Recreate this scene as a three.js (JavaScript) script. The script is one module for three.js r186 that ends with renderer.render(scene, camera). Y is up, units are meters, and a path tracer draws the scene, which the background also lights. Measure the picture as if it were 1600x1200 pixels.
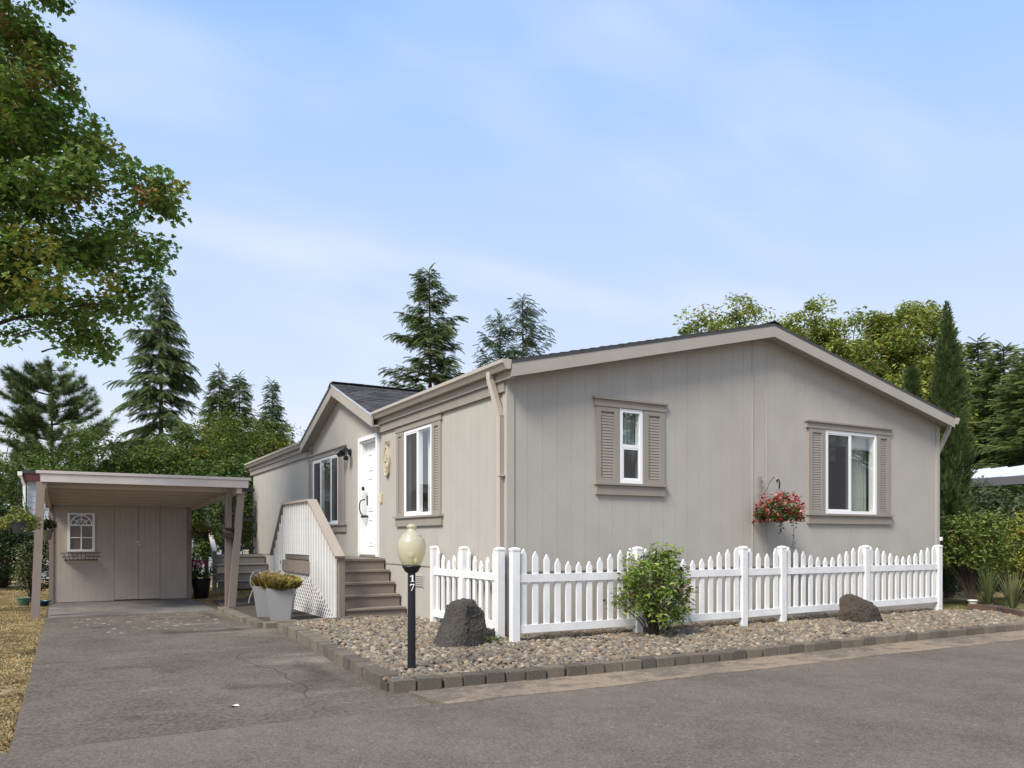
import * as THREE from 'three';
import { mergeGeometries } from 'three/addons/utils/BufferGeometryUtils.js';
import { RoundedBoxGeometry } from 'three/addons/geometries/RoundedBoxGeometry.js';
import { ImprovedNoise } from 'three/addons/math/ImprovedNoise.js';
import { FontLoader } from 'three/addons/loaders/FontLoader.js';
import { TextGeometry } from 'three/addons/geometries/TextGeometry.js';

// ------------------------------------------------------------------ camera, sky, sun, exposure
const scene = new THREE.Scene();
const camera = new THREE.PerspectiveCamera(51.46, 4 / 3, 0.1, 600);
const YAW = THREE.MathUtils.degToRad(29.5);
camera.position.set(-4.461, 1.21, 7.989);
camera.lookAt(-4.461 + Math.sin(YAW), 1.21, 7.989 - Math.cos(YAW));
camera.setViewOffset(1600, 1200, 0, -242, 1600, 1200);

const noise3 = new ImprovedNoise();
const fbm = (x, y, z, o = 4) => { let s = 0, a = 0.5; for (let i = 0; i < o; i++) { s += a * noise3.noise(x, y, z); x *= 2.03; y *= 2.03; z *= 2.03; a *= 0.5; } return s; };
const SUN = new THREE.Vector3(-0.60, 0.74, 0.30).normalize();
{
  const W = 1024, Hh = 512, d = new Float32Array(W * Hh * 4);
  const mix = (a, b, t) => a + (b - a) * t;
  const hor = [0.83, 0.87, 0.94], mid = [0.32, 0.53, 0.90], zen = [0.23, 0.43, 0.82], gnd = [0.20, 0.19, 0.17];
  for (let j = 0; j < Hh; j++) for (let i = 0; i < W; i++) {
    const el = ((j + 0.5) / Hh - 0.5) * Math.PI, az = ((i + 0.5) / W - 0.5) * 2 * Math.PI;
    const y = Math.sin(el), c = Math.cos(el), x = c * Math.cos(az), z = c * Math.sin(az);
    const k = (j * W + i) * 4; let col;
    if (y < -0.01) col = gnd.slice();
    else {
      const t1 = Math.min(1, Math.max(0, y / 0.55)), t2 = Math.min(1, Math.max(0, (y - 0.5) / 0.5));
      col = [0, 1, 2].map(q => mix(mix(hor[q], mid[q], Math.pow(t1, 0.85)), zen[q], t2));
      // thin high cloud, streaked
      const s = 1 / (y + 0.22), px = x * s, pz = z * s;
      let n = fbm(px * 0.9 + 3.1, pz * 2.1 + 1.7, 0.5, 5) + 0.55 * fbm(px * 0.35 - 4, pz * 0.6 + 2, 7.5, 3);
      n = Math.min(1, Math.max(0, (n + 0.22 + 0.25 * Math.max(0, 0.35 - y)) * 1.6));
      n = n * n * (3 - 2 * n) * 0.62;
      const cl = [0.80, 0.83, 0.90];
      col = col.map((v, q) => mix(v, cl[q], n));
      const sd = Math.max(0, x * SUN.x + y * SUN.y + z * SUN.z);
      const au = 0.5 * Math.pow(sd, 24) + 0.14 * Math.pow(sd, 4);
      col = col.map((v, q) => v + au * [1, 0.97, 0.9][q]);
    }
    d[k] = col[0]; d[k + 1] = col[1]; d[k + 2] = col[2]; d[k + 3] = 1;
  }
  const t = new THREE.DataTexture(d, W, Hh, THREE.RGBAFormat, THREE.FloatType);
  t.mapping = THREE.EquirectangularReflectionMapping; t.magFilter = THREE.LinearFilter; t.minFilter = THREE.LinearFilter; t.needsUpdate = true;
  scene.background = t; scene.environment = t;
}
const sun = new THREE.DirectionalLight(new THREE.Color().setRGB(1, 0.93, 0.82), 4.6);
sun.position.copy(SUN).multiplyScalar(60); sun.castShadow = true; sun.shadow.radius = 38; sun.shadow.mapSize.set(4096, 4096);
Object.assign(sun.shadow.camera, { left: -40, right: 40, top: 40, bottom: -40, near: 1, far: 160 });
scene.add(sun, sun.target);
const EXPOSURE = 1.12;

// ------------------------------------------------------------------ helpers
function RNG(s) { return () => { s |= 0; s = s + 0x6D2B79F5 | 0; let t = Math.imul(s ^ s >>> 15, 1 | s); t = t + Math.imul(t ^ t >>> 7, 61 | t) ^ t; return ((t ^ t >>> 14) >>> 0) / 4294967296; }; }
const used = {};
function numbered(n) { const k = used[n] = (used[n] ?? -1) + 1; return k ? `${n}_${String(k).padStart(3, '0')}` : n; }
const rgb = (r, g, b) => new THREE.Color().setRGB(r, g, b);
function mat(c, rough = 0.8, o = {}) { return new THREE.MeshStandardMaterial({ color: Array.isArray(c) ? rgb(...c) : c, roughness: rough, side: THREE.DoubleSide, ...o }); }
function leafMat(o = {}) { return new THREE.MeshPhysicalMaterial({ color: 0xffffff, roughness: 0.65, specularIntensity: 0.3, transmission: 0.45, thickness: 0, side: THREE.DoubleSide, ...o }); }
function shadow(m) { m.castShadow = true; m.receiveShadow = true; return m; }
function norm(gs) { // give every geometry position/normal/uv, non indexed
  return gs.map(g => { let q = g.index ? g.toNonIndexed() : g; for (const k of Object.keys(q.attributes)) if (!['position', 'normal', 'uv'].includes(k)) q.deleteAttribute(k); if (!q.attributes.uv) q.setAttribute('uv', new THREE.BufferAttribute(new Float32Array(q.attributes.position.count * 2), 2)); if (!q.attributes.normal) q.computeVertexNormals(); return q; });
}
function obj(name, gs, m, parent = scene) {
  if (!Array.isArray(gs)) gs = [gs];
  const g = gs.length === 1 ? gs[0] : mergeGeometries(norm(gs));
  const o = shadow(new THREE.Mesh(g, m));
  o.name = parent === scene ? numbered(name) : name;
  parent.add(o); return o;
}
function tag(o, label, category, group) { o.userData.label = label; if (category) o.userData.category = category; if (group) o.userData.group = group; return o; }
function thing(name, label, category, p = [0, 0, 0], turn = 0, group) {
  const o = new THREE.Group(); o.name = numbered(name); o.position.set(...p); o.rotation.y = turn; scene.add(o); return tag(o, label, category, group);
}
function struct(o) { o.userData.kind = 'structure'; return o; }
// box between corners, uv in metres
function bx(x0, x1, y0, y1, z0, z1, r = 0) {
  const sx = Math.abs(x1 - x0), sy = Math.abs(y1 - y0), sz = Math.abs(z1 - z0);
  const g = r ? new RoundedBoxGeometry(sx, sy, sz, 1, r) : new THREE.BoxGeometry(sx, sy, sz);
  g.translate((x0 + x1) / 2, (y0 + y1) / 2, (z0 + z1) / 2);
  return metreUV(g);
}
function metreUV(g0) {
  const g = g0.index ? g0.toNonIndexed() : g0; const p = g.attributes.position, n = g.attributes.normal, uv = new Float32Array(p.count * 2);
  for (let i = 0; i < p.count; i++) {
    const ax = Math.abs(n.getX(i)), ay = Math.abs(n.getY(i)), az = Math.abs(n.getZ(i));
    const x = p.getX(i), y = p.getY(i), z = p.getZ(i);
    if (ay >= ax && ay >= az) { uv[2 * i] = x; uv[2 * i + 1] = z; } else if (ax >= az) { uv[2 * i] = z; uv[2 * i + 1] = y; } else { uv[2 * i] = x; uv[2 * i + 1] = y; }
  }
  g.setAttribute('uv', new THREE.BufferAttribute(uv, 2)); return g;
}
// beam of rectangular section between two points
function beam(a, b, w, h, up = [0, 1, 0]) {
  const A = new THREE.Vector3(...a), B = new THREE.Vector3(...b), d = B.clone().sub(A), L = d.length(); d.normalize();
  const s = new THREE.Vector3().crossVectors(d, new THREE.Vector3(...up)).normalize(), u = new THREE.Vector3().crossVectors(s, d);
  const g = new THREE.BoxGeometry(L, h, w); const m = new THREE.Matrix4().makeBasis(d, u, s); g.applyMatrix4(m); g.translate((A.x + B.x) / 2, (A.y + B.y) / 2, (A.z + B.z) / 2); return metreUV(g);
}
function tube(pts, r, seg = 16, rs = 8) { const g = new THREE.TubeGeometry(new THREE.CatmullRomCurve3(pts.map(p => new THREE.Vector3(...p))), seg, r, rs); return g; }
function taper(pts, r0, r1, seg = 10, rs = 7) { // tapered limb
  const c = new THREE.CatmullRomCurve3(pts.map(p => new THREE.Vector3(...p))), g = new THREE.TubeGeometry(c, seg, 1, rs), P = g.attributes.position;
  for (let i = 0; i <= seg; i++) { const q = c.getPointAt(i / seg), r = r0 + (r1 - r0) * Math.pow(i / seg, 0.8); for (let j = 0; j <= rs; j++) { const k = i * (rs + 1) + j; P.setXYZ(k, q.x + (P.getX(k) - q.x) * r, q.y + (P.getY(k) - q.y) * r, q.z + (P.getZ(k) - q.z) * r); } }
  g.computeVertexNormals(); return g;
}
function fromTris(v) { const g = new THREE.BufferGeometry(); g.setAttribute('position', new THREE.BufferAttribute(new Float32Array(v), 3)); g.computeVertexNormals(); g.setAttribute('uv', new THREE.BufferAttribute(new Float32Array(v.length / 3 * 2), 2)); return g; }
// polygon in (u,v), extruded from d0 to d1, mapped by f(u,v,d) -> xyz
function prism(poly, d0, d1, f) {
  const v = [], uv = [], n = poly.length, tris = THREE.ShapeUtils.triangulateShape(poly.map(p => new THREE.Vector2(...p)), []);
  const put = (p, d) => { v.push(...f(p[0], p[1], d)); };
  const o = f(0, 0, 0), a = f(1, 0, 0), b = f(0, 1, 0), c = f(0, 0, 1);
  const det = new THREE.Vector3(a[0] - o[0], a[1] - o[1], a[2] - o[2]).cross(new THREE.Vector3(b[0] - o[0], b[1] - o[1], b[2] - o[2])).dot(new THREE.Vector3(c[0] - o[0], c[1] - o[1], c[2] - o[2]));
  const ccw = THREE.ShapeUtils.area(poly.map(p => new THREE.Vector2(...p))) > 0;
  const flip = (det < 0) !== (!ccw);
  const tri = (A, B, C, ua, ub, uc) => { if (flip) { [B, C] = [C, B];[ub, uc] = [uc, ub]; } put(...A); put(...B); put(...C); uv.push(...ua, ...ub, ...uc); };
  for (const [i, j, k] of tris) {
    const [A, B, C] = ccw ? [i, j, k] : [i, j, k];
    tri([poly[A], d1], [poly[B], d1], [poly[C], d1], poly[A], poly[B], poly[C]);
    tri([poly[A], d0], [poly[C], d0], [poly[B], d0], poly[A], poly[C], poly[B]);
  }
  for (let i = 0; i < n; i++) {
    const p = poly[i], q = poly[(i + 1) % n], L = Math.hypot(q[0] - p[0], q[1] - p[1]);
    tri([p, d0], [q, d0], [q, d1], [0, d0], [L, d0], [L, d1]); tri([p, d0], [q, d1], [p, d1], [0, d0], [L, d1], [0, d1]);
  }
  const g = new THREE.BufferGeometry(); g.setAttribute('position', new THREE.BufferAttribute(new Float32Array(v), 3)); g.setAttribute('uv', new THREE.BufferAttribute(new Float32Array(uv), 2)); g.computeVertexNormals(); return g;
}
const XY = (u, v, d) => [u, v, d];            // gable plane, outward +z
const ZY = (u, v, d) => [-d, v, -u];          // entry side, u runs away from the street, outward -x
const XZ = (u, v, d) => [u, d, v];            // ground

// ------------------------------------------------------------------ textures
function tex(size, fn, repeat = 1, srgb = false) {
  const d = new Uint8Array(size * size * 4);
  for (let j = 0; j < size; j++) for (let i = 0; i < size; i++) { const c = fn(i / size, j / size, i, j), k = (j * size + i) * 4; for (let q = 0; q < 3; q++) d[k + q] = Math.max(0, Math.min(255, (Array.isArray(c) ? c[q] : c) * 255)); d[k + 3] = 255; }
  const t = new THREE.DataTexture(d, size, size); t.wrapS = t.wrapT = THREE.RepeatWrapping; t.magFilter = THREE.LinearFilter; t.minFilter = THREE.LinearMipmapLinearFilter; t.generateMipmaps = true;
  if (srgb) t.colorSpace = THREE.SRGBColorSpace; t.repeat.set(repeat, repeat); t.needsUpdate = true; return t;
}
// tileable value noise
function grid(n, seed) { const r = RNG(seed), a = new Float32Array(n * n); for (let i = 0; i < n * n; i++) a[i] = r(); return (u, v) => { const x = ((u % 1) + 1) % 1 * n, y = ((v % 1) + 1) % 1 * n, i = Math.floor(x), j = Math.floor(y), fx = x - i, fy = y - j, s = fx * fx * (3 - 2 * fx), t = fy * fy * (3 - 2 * fy), q = (p, w) => a[(w % n) * n + (p % n)]; return (q(i, j) * (1 - s) + q(i + 1, j) * s) * (1 - t) + (q(i, j + 1) * (1 - s) + q(i + 1, j + 1) * s) * t; }; }
const n4 = grid(4, 1), n8 = grid(8, 2), n16 = grid(16, 3), n32 = grid(32, 4), n64 = grid(64, 5), n128 = grid(128, 6), n256 = grid(256, 7), n512 = grid(512, 8);
const toS = v => v <= 0.0031308 ? v * 12.92 : 1.055 * Math.pow(v, 1 / 2.4) - 0.055;
const rr = RNG(77);
// asphalt: aggregate speckle, patches
const asphaltMap = (base, warm, contrast) => tex(1024, (u, v) => {
  const patch = n4(u, v) * 0.4 + n8(u, v) * 0.3 + n32(u, v) * 0.3 - 0.5, sp = n256(u, v) * 0.55 + n512(u, v) * 0.45 - 0.5, hi = n256(u + 0.37, v + 0.11), h2 = n128(u + 0.2, v + 0.7);
  let b = base * (1 + patch * 0.5 + sp * contrast + (hi > 0.93 ? 0.9 : hi < 0.06 ? -0.4 : 0) + (h2 > 0.965 ? 1.1 : 0));
  return [toS(b * warm[0]), toS(b * warm[1]), toS(b * warm[2])];
}, 1, true);
const T = {
  speck: tex(512, (u, v) => 0.5 + 0.5 * (n256(u, v) * 0.5 + n128(u, v) * 0.5 - 0.5) + (rr() - 0.5) * 0.35),
  grainV: tex(512, (u, v, i, j) => 0.5 + 0.45 * (n256(u, v * 0.125) + 0.5 * n128(u * 2, v * 0.25) - 0.75) + (rr() - 0.5) * 0.12),
  lava: tex(512, (u, v) => { const a = n16(u, v) * 0.35 + n64(u, v) * 0.35 + n128(u, v) * 0.3; return Math.pow(a, 1.3); }),
  cloudy: tex(512, (u, v) => 0.80 + 0.2 * (n8(u, v) * 0.5 + n32(u, v) * 0.3 + n128(u, v) * 0.2) + (rr() - 0.5) * 0.03),
};
const rep = (t, x, y = x) => { const c = t.clone(); c.repeat.set(x, y); c.needsUpdate = true; return c; };
const M = {};
const tar = o => new THREE.MeshPhysicalMaterial({ color: 0xffffff, roughness: 0.95, specularIntensity: 0.25, side: THREE.DoubleSide, ...o });
const sideTone = tex(512, (u, v) => { const a = 0.94 + 0.06 * (n8(u, v) - 0.5) + 0.03 * (n64(u, v * 0.5) - 0.5) + 0.025 * (n256(u, v * 0.25) - 0.5) + (rr() - 0.5) * 0.025; return [a, a, a]; });
M.siding = mat([0.428, 0.402, 0.362], 0.78, { map: rep(sideTone, 0.5), bumpMap: rep(T.speck, 1.5), bumpScale: 0.001 });
M.trim = mat([0.298, 0.266, 0.232], 0.7, { map: rep(sideTone, 0.8), bumpMap: rep(T.grainV, 1.5), bumpScale: 0.0012 });
M.fascia = mat([0.395, 0.36, 0.315], 0.66, { map: rep(sideTone, 0.5) });
M.gutter = mat([0.45, 0.40, 0.345], 0.4, { map: rep(sideTone, 0.6) });
M.deck = mat([0.215, 0.175, 0.148], 0.72, { map: rep(sideTone, 1.1), bumpMap: rep(T.grainV, 2), bumpScale: 0.002 });
M.white = mat([0.84, 0.84, 0.84], 0.42, { map: rep(T.cloudy, 0.6) });
M.vinyl = mat([0.82, 0.83, 0.84], 0.35);
M.oldwhite = mat([0.82, 0.815, 0.80], 0.6, { map: rep(T.cloudy, 0.9) });
M.black = mat([0.012, 0.012, 0.014], 0.42);
M.darkin = mat([0.10, 0.095, 0.09], 0.9);
M.shingle = [0.030, 0.040, 0.052, 0.065].map((b, i) => mat([b * 1.02, b, b * 1.02], 0.95, { bumpMap: rep(T.speck, 6), bumpScale: 0.002 }));
M.glass = new THREE.MeshPhysicalMaterial({ color: rgb(0.93, 0.97, 0.96), roughness: 0, transmission: 1, thickness: 0, ior: 2.4, side: THREE.DoubleSide });
M.screen = new THREE.MeshStandardMaterial({ color: rgb(0.05, 0.05, 0.055), roughness: 0.9, transparent: true, opacity: 0.62, side: THREE.DoubleSide });
M.road = tar({ map: rep(asphaltMap(0.122, [1.18, 0.98, 0.81], 0.85), 0.36), bumpMap: rep(T.speck, 1.6), bumpScale: 0.006 });
M.concrete = mat([0.20, 0.185, 0.165], 0.92, { map: rep(T.cloudy, 1.7), bumpMap: rep(T.speck, 3), bumpScale: 0.004 });
M.bark = mat([0.11, 0.085, 0.065], 0.95, { bumpMap: rep(T.lava, 3, 1), bumpScale: 0.02 });
M.blockTones = [[0.29, 0.245, 0.195], [0.24, 0.205, 0.165], [0.33, 0.28, 0.22], [0.21, 0.18, 0.15]].map(c => mat(c, 0.95, { map: rep(tex(256, (u, v) => { const a = 0.7 + 0.3 * n32(u, v) + 0.25 * (n128(u, v) - 0.5) - (n16(u, v) > 0.66 ? 0.25 : 0); return [a, a * 0.99, a * 0.96]; }), 3), bumpMap: rep(T.lava, 4), bumpScale: 0.012 }));

// ------------------------------------------------------------------ ground
const groundTex = tex(1024, (u, v) => { const g = n8(u, v) * 0.4 + n32(u, v) * 0.3 + n128(u, v) * 0.3, s = n512(u, v) - 0.5 + (rr() - 0.5) * 0.4; const k = 1 + s * 0.5; const a = Math.min(1, Math.max(0, (g - 0.35) * 2.6)); return [toS((0.20 + 0.18 * a) * k), toS((0.155 + 0.13 * a) * k), toS((0.085 + 0.06 * a) * k)]; }, 1, true);
{
  const g = new THREE.PlaneGeometry(500, 500); g.rotateX(-Math.PI / 2); g.translate(0, -0.035, 0);
  struct(obj('ground', metreUV(g), mat([1, 1, 1], 1, { map: rep(groundTex, 0.3), bumpMap: rep(T.speck, 3), bumpScale: 0.01 })));
  struct(obj('road', bx(-70, 70, -0.06, 0, 2.655, 10.2), M.road));
  // worn sandy shoulder between the kerb blocks and the road
  const sandTex = tex(1024, (u, v) => { const e = n16(u, v) * 0.5 + n64(u, v) * 0.3 + n4(u, v) * 0.3, k = 1 + (n512(u, v) - 0.5) * 0.8 + (rr() - 0.5) * 0.35, a = Math.min(1, Math.max(0, (e - 0.4) * 3)); return [toS((0.155 + 0.12 * a) * k), toS((0.13 + 0.085 * a) * k), toS((0.105 + 0.055 * a) * k)]; }, 1, true);
  M.sand = tar({ map: rep(sandTex, 0.45), bumpMap: rep(T.speck, 2.5), bumpScale: 0.004 });
  const edge = [], rE = RNG(5); for (let x = 40; x >= -2.1; x -= 0.25) edge.push([x, 2.69 + 0.10 * fbm(x * 0.5, 1, 1, 3) + 0.05 * fbm(x * 3, 4, 2, 2)]);
  struct(obj('road_shoulder', prism([[-2.09, 2.0], [-1.2, 1.9], [40, 1.9], ...edge], -0.05, 0.004, XZ), M.sand));
  // driveway: worn grey asphalt with pale scuffs, splashes and stains
  const spots = []; const rS = RNG(41);
  for (let i = 0; i < 100; i++) spots.push([0.15 + 0.6 * rS(), 0.50 + 0.22 * rS(), 0.0012 + 0.004 * rS() * rS()]);
  const drvTex = tex(1024, (u, v) => {
    const X = u * 3.2, Y = v * 12; // metres: u across, v away from the street
    const patch = n8(u * 0.5, v * 2) * 0.5 + n32(u * 0.5, v * 1.5) * 0.5 - 0.5, sp = (n256(u * 0.8, v * 3) - 0.5) * 0.8 + (n128(u, v * 4) - 0.5) * 0.35 + (rr() - 0.5) * 0.45;
    let b = 0.108 * (1 + patch * 0.42 + sp * 0.7);
    const streak = n16(u * 0.4, v * 4.1) * n8(u * 0.25 + 0.3, v * 6); if (streak > 0.42) b *= 1 + (streak - 0.42) * 1.4;
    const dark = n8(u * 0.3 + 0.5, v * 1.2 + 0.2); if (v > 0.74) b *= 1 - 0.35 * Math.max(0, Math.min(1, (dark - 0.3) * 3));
    const c1 = Math.abs(v - 0.30 - 0.012 * (n8(u, 0.3) - 0.5) - 0.006 * (n32(u * 0.7, 0.1) - 0.5)), c2 = Math.abs(v - 0.475 - 0.02 * u - 0.004 * (n64(u * 0.5, 0.6) - 0.5)), c3 = Math.abs(u - 0.62 - 0.10 * (n8(0.2, v * 2) - 0.5) - 0.03 * (n64(0.7, v) - 0.5));
    if (c1 < 0.0009 || c2 < 0.0007 || (c3 < 0.0022 && v > 0.06 && v < 0.29)) b *= 0.55;
    const oil = n16(u * 0.5 + 0.13, v * 1.9 + 0.4); if (oil > 0.8) b *= 1 - (oil - 0.8) * 2.2;
    for (const [su, sv, sr] of spots) { const dx = (u - su) * 3.2, dy = (v - sv) * 12; if (dx * dx + dy * dy * 0.8 < sr * sr * 60) b = 0.36 + 0.08 * sp; }
    return [toS(b * 1.17), toS(b * 0.985), toS(b * 0.81)];
  }, 1, true);
  const poly = [[-4.72, 2.66], [-2.1, 2.66], [-2.1, 2.0], [-1.85, -2.7], [-1.98, -3.1], [-2.05, -6.0], [-2.2, -9.3], [-4.66, -9.3], [-4.68, -4]];
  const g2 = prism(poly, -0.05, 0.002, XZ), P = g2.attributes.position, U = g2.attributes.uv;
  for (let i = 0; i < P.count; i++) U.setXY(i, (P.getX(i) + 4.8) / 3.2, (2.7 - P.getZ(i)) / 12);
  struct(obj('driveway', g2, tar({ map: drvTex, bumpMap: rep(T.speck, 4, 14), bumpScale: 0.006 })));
  // an expansion joint strip across the driveway where the slab under the carport starts
  const slabTex = tex(512, (u, v) => { const p = n8(u, v) * 0.5 + n32(u, v) * 0.5, k = 1 + (n256(u, v) - 0.5) * 0.4 + (rr() - 0.5) * 0.25; const b = (0.11 + 0.10 * p) * k; return [toS(b * 1.08), toS(b * 0.98), toS(b * 0.9)]; }, 1, true);
  struct(obj('carport_slab', prism([[-4.64, -6.05], [-2.16, -6.02], [-2.2, -9.4], [-4.66, -9.4]], -0.03, 0.008, XZ), tar({ map: rep(slabTex, 0.6), bumpMap: rep(T.speck, 3), bumpScale: 0.003 })));
  // soil under the pebbles
  M.soil = mat([0.085, 0.068, 0.052], 1, { bumpMap: rep(T.lava, 2), bumpScale: 0.02 });
}
const bedPoly = [[-1.93, -2.72], [-2.22, 2.02], [11.5, 2.06], [9.6, 1.45], [8.5, 1.0], [7.7, 0.42], [7.6, 0], [0, 0], [0, -3.05]];
struct(obj('gravel_bed', prism(bedPoly, -0.02, 0.07, XZ), M.soil));
struct(obj('planting_bed', prism([[-2.05, -6.2], [-2.02, -3.1], [-1.0, -3.2], [0.0, -3.4], [0, -8.6], [-1.9, -8.2]], -0.03, 0.035, XZ), M.soil));
function inside(poly, x, y) { let c = false; for (let i = 0, j = poly.length - 1; i < poly.length; j = i++) { const [xi, yi] = poly[i], [xj, yj] = poly[j]; if ((yi > y) !== (yj > y) && x < (xj - xi) * (y - yi) / (yj - yi) + xi) c = !c; } return c; }
const dummy = new THREE.Object3D(), tmpC = new THREE.Color();
function instanced(name, geo, m, list, parent, kind) { // list of [x,y,z, rx,ry,rz, sx,sy,sz, [r,g,b]]
  const im = new THREE.InstancedMesh(geo, m, list.length);
  list.forEach((e, i) => { dummy.position.set(e[0], e[1], e[2]); dummy.rotation.set(e[3], e[4], e[5], 'YXZ'); dummy.scale.set(e[6], e[7], e[8]); dummy.updateMatrix(); im.setMatrixAt(i, dummy.matrix); im.setColorAt(i, tmpC.setRGB(...e[9])); });
  im.instanceMatrix.needsUpdate = true; shadow(im); im.name = parent === scene ? numbered(name) : name; if (kind) im.userData.kind = kind; parent.add(im); return im;
}
function rockGeo(seed, det, amp, freq, sx = 1, sy = 1, sz = 1) {
  const g = new THREE.IcosahedronGeometry(1, det), p = g.attributes.position, v = new THREE.Vector3();
  for (let i = 0; i < p.count; i++) { v.fromBufferAttribute(p, i); const n = 1 + amp * fbm(v.x * freq + seed, v.y * freq, v.z * freq, 3); p.setXYZ(i, v.x * n * sx, v.y * n * sy, v.z * n * sz); }
  g.computeVertexNormals(); return g;
}
{ // river pebbles
  const r = RNG(11), tones = [[0.20, 0.16, 0.115], [0.15, 0.126, 0.098], [0.24, 0.197, 0.142], [0.185, 0.137, 0.09], [0.115, 0.101, 0.084], [0.30, 0.255, 0.19], [0.21, 0.15, 0.094], [0.165, 0.148, 0.124]];
  const geo = [0, 1, 2].map(k => rockGeo(k * 9.1 + 2, 1, 0.5, 1.1, 1, 0.58, 0.78));
  const lists = [[], [], []];
  for (let i = 0; i < 78000; i++) {
    const x = -2.3 + r() * 13.6, z = -3.1 + r() * 5.2; if (!inside(bedPoly, x, z)) continue;
    if (x > 0.02 && z < 0.02) continue;
    if (fbm(x * 2.1 + 9, z * 2.1, 1, 3) < -0.24 && r() < 0.6) continue; const s = 0.011 + 0.030 * Math.pow(r(), 2.2), t = tones[Math.floor(r() * tones.length)], k = 0.75 + 0.5 * r();
    lists[i % 3].push([x, 0.074 + r() * 0.022 + 0.012 * fbm(x * 1.3, z * 1.3, 3, 2), z, (r() - 0.5) * 0.9, r() * 6.28, (r() - 0.5) * 0.9, s, s * (0.8 + 0.4 * r()), s, t.map(c => c * k)]);
  }
  const g = new THREE.Group(); g.name = 'river_pebbles'; g.userData.kind = 'stuff'; tag(g, 'tan and grey river pebbles covering the bed before the fence', 'pebbles'); scene.add(g);
  const pm = mat([1, 1, 1], 0.82, { bumpMap: rep(T.speck, 2), bumpScale: 0.002 });
  lists.forEach((l, k) => instanced('pebbles', geo[k], pm, l, g, 'stuff'));
}

// ------------------------------------------------------------------ concrete edging blocks
function edging(name, label, path, h, group, tilt = 0.06, w0 = 0.20) {
  const r = RNG(path.length * 131 + Math.round(path[0][0] * 100)), t = thing(name, label, 'edging', [path[0][0], 0, path[0][1]], 0, group);
  const geos = [0, 1, 2, 3].map(k => { const g = new RoundedBoxGeometry(1, 1, 1, 4, 0.09), p = g.attributes.position; for (let i = 0; i < p.count; i++) { const x = p.getX(i), y = p.getY(i), z = p.getZ(i), n = 0.2 * fbm(x * 2.3 + k * 7, y * 2.3, z * 2.3, 3); p.setXYZ(i, x * (1 + n) * (y > 0 ? 0.97 : 1), y * (1 + 0.4 * n), z * (1 + n * 1.4)); } g.computeVertexNormals(); return metreUV(g); });
  for (let s = 0; s < path.length - 1; s++) {
    const [x0, z0] = path[s], [x1, z1] = path[s + 1], L = Math.hypot(x1 - x0, z1 - z0), ang = Math.atan2(-(z1 - z0), x1 - x0); let d = 0;
    while (d < L - 0.08) {
      const w = Math.min(w0 * (0.86 + 0.28 * r()), L - d), c = d + w / 2;
      const b = shadow(new THREE.Mesh(geos[Math.floor(r() * 4)], M.blockTones[Math.floor(r() * 4)])); b.name = 'block';
      const hh = h * (0.92 + 0.16 * r());
      b.scale.set(w - 0.008, hh + 0.06, 0.155 * (0.9 + 0.2 * r())); b.position.set(x0 + (x1 - x0) * c / L - path[0][0] + (r() - 0.5) * 0.012, hh / 2 - 0.03, z0 + (z1 - z0) * c / L - path[0][1] + (r() - 0.5) * 0.014);
      b.rotation.set((r() - 0.5) * tilt, ang + (r() - 0.5) * 0.07, (r() - 0.5) * tilt); t.add(b); d += w;
    }
  }
  return t;
}
{
  const road = []; for (let x = -2.2; x < 11.5; x += 1.0) road.push([x, 2.06 + 0.035 * Math.sin(x * 0.8 + 1) + 0.004 * x]);
  edging('block_edging', 'row of grey concrete blocks between pebble bed and road', road, 0.094);
  edging('block_edging', 'row of concrete blocks along pebble bed beside the driveway', [[-2.17, 1.95], [-2.10, 0.9], [-2.02, -0.4], [-1.94, -1.6], [-1.92, -2.66]], 0.12);
  edging('block_edging', 'short row of concrete blocks at the foot of the wooden steps', [[-1.85, -2.80], [-1.0, -2.92], [0.0, -2.88]], 0.11);
  edging('block_edging', 'row of sunken concrete blocks in front of the grey planters', [[-2.12, -6.1], [-2.14, -4.5], [-2.08, -3.06], [-1.5, -3.12], [-1.1, -3.2]], 0.085);
}

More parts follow.
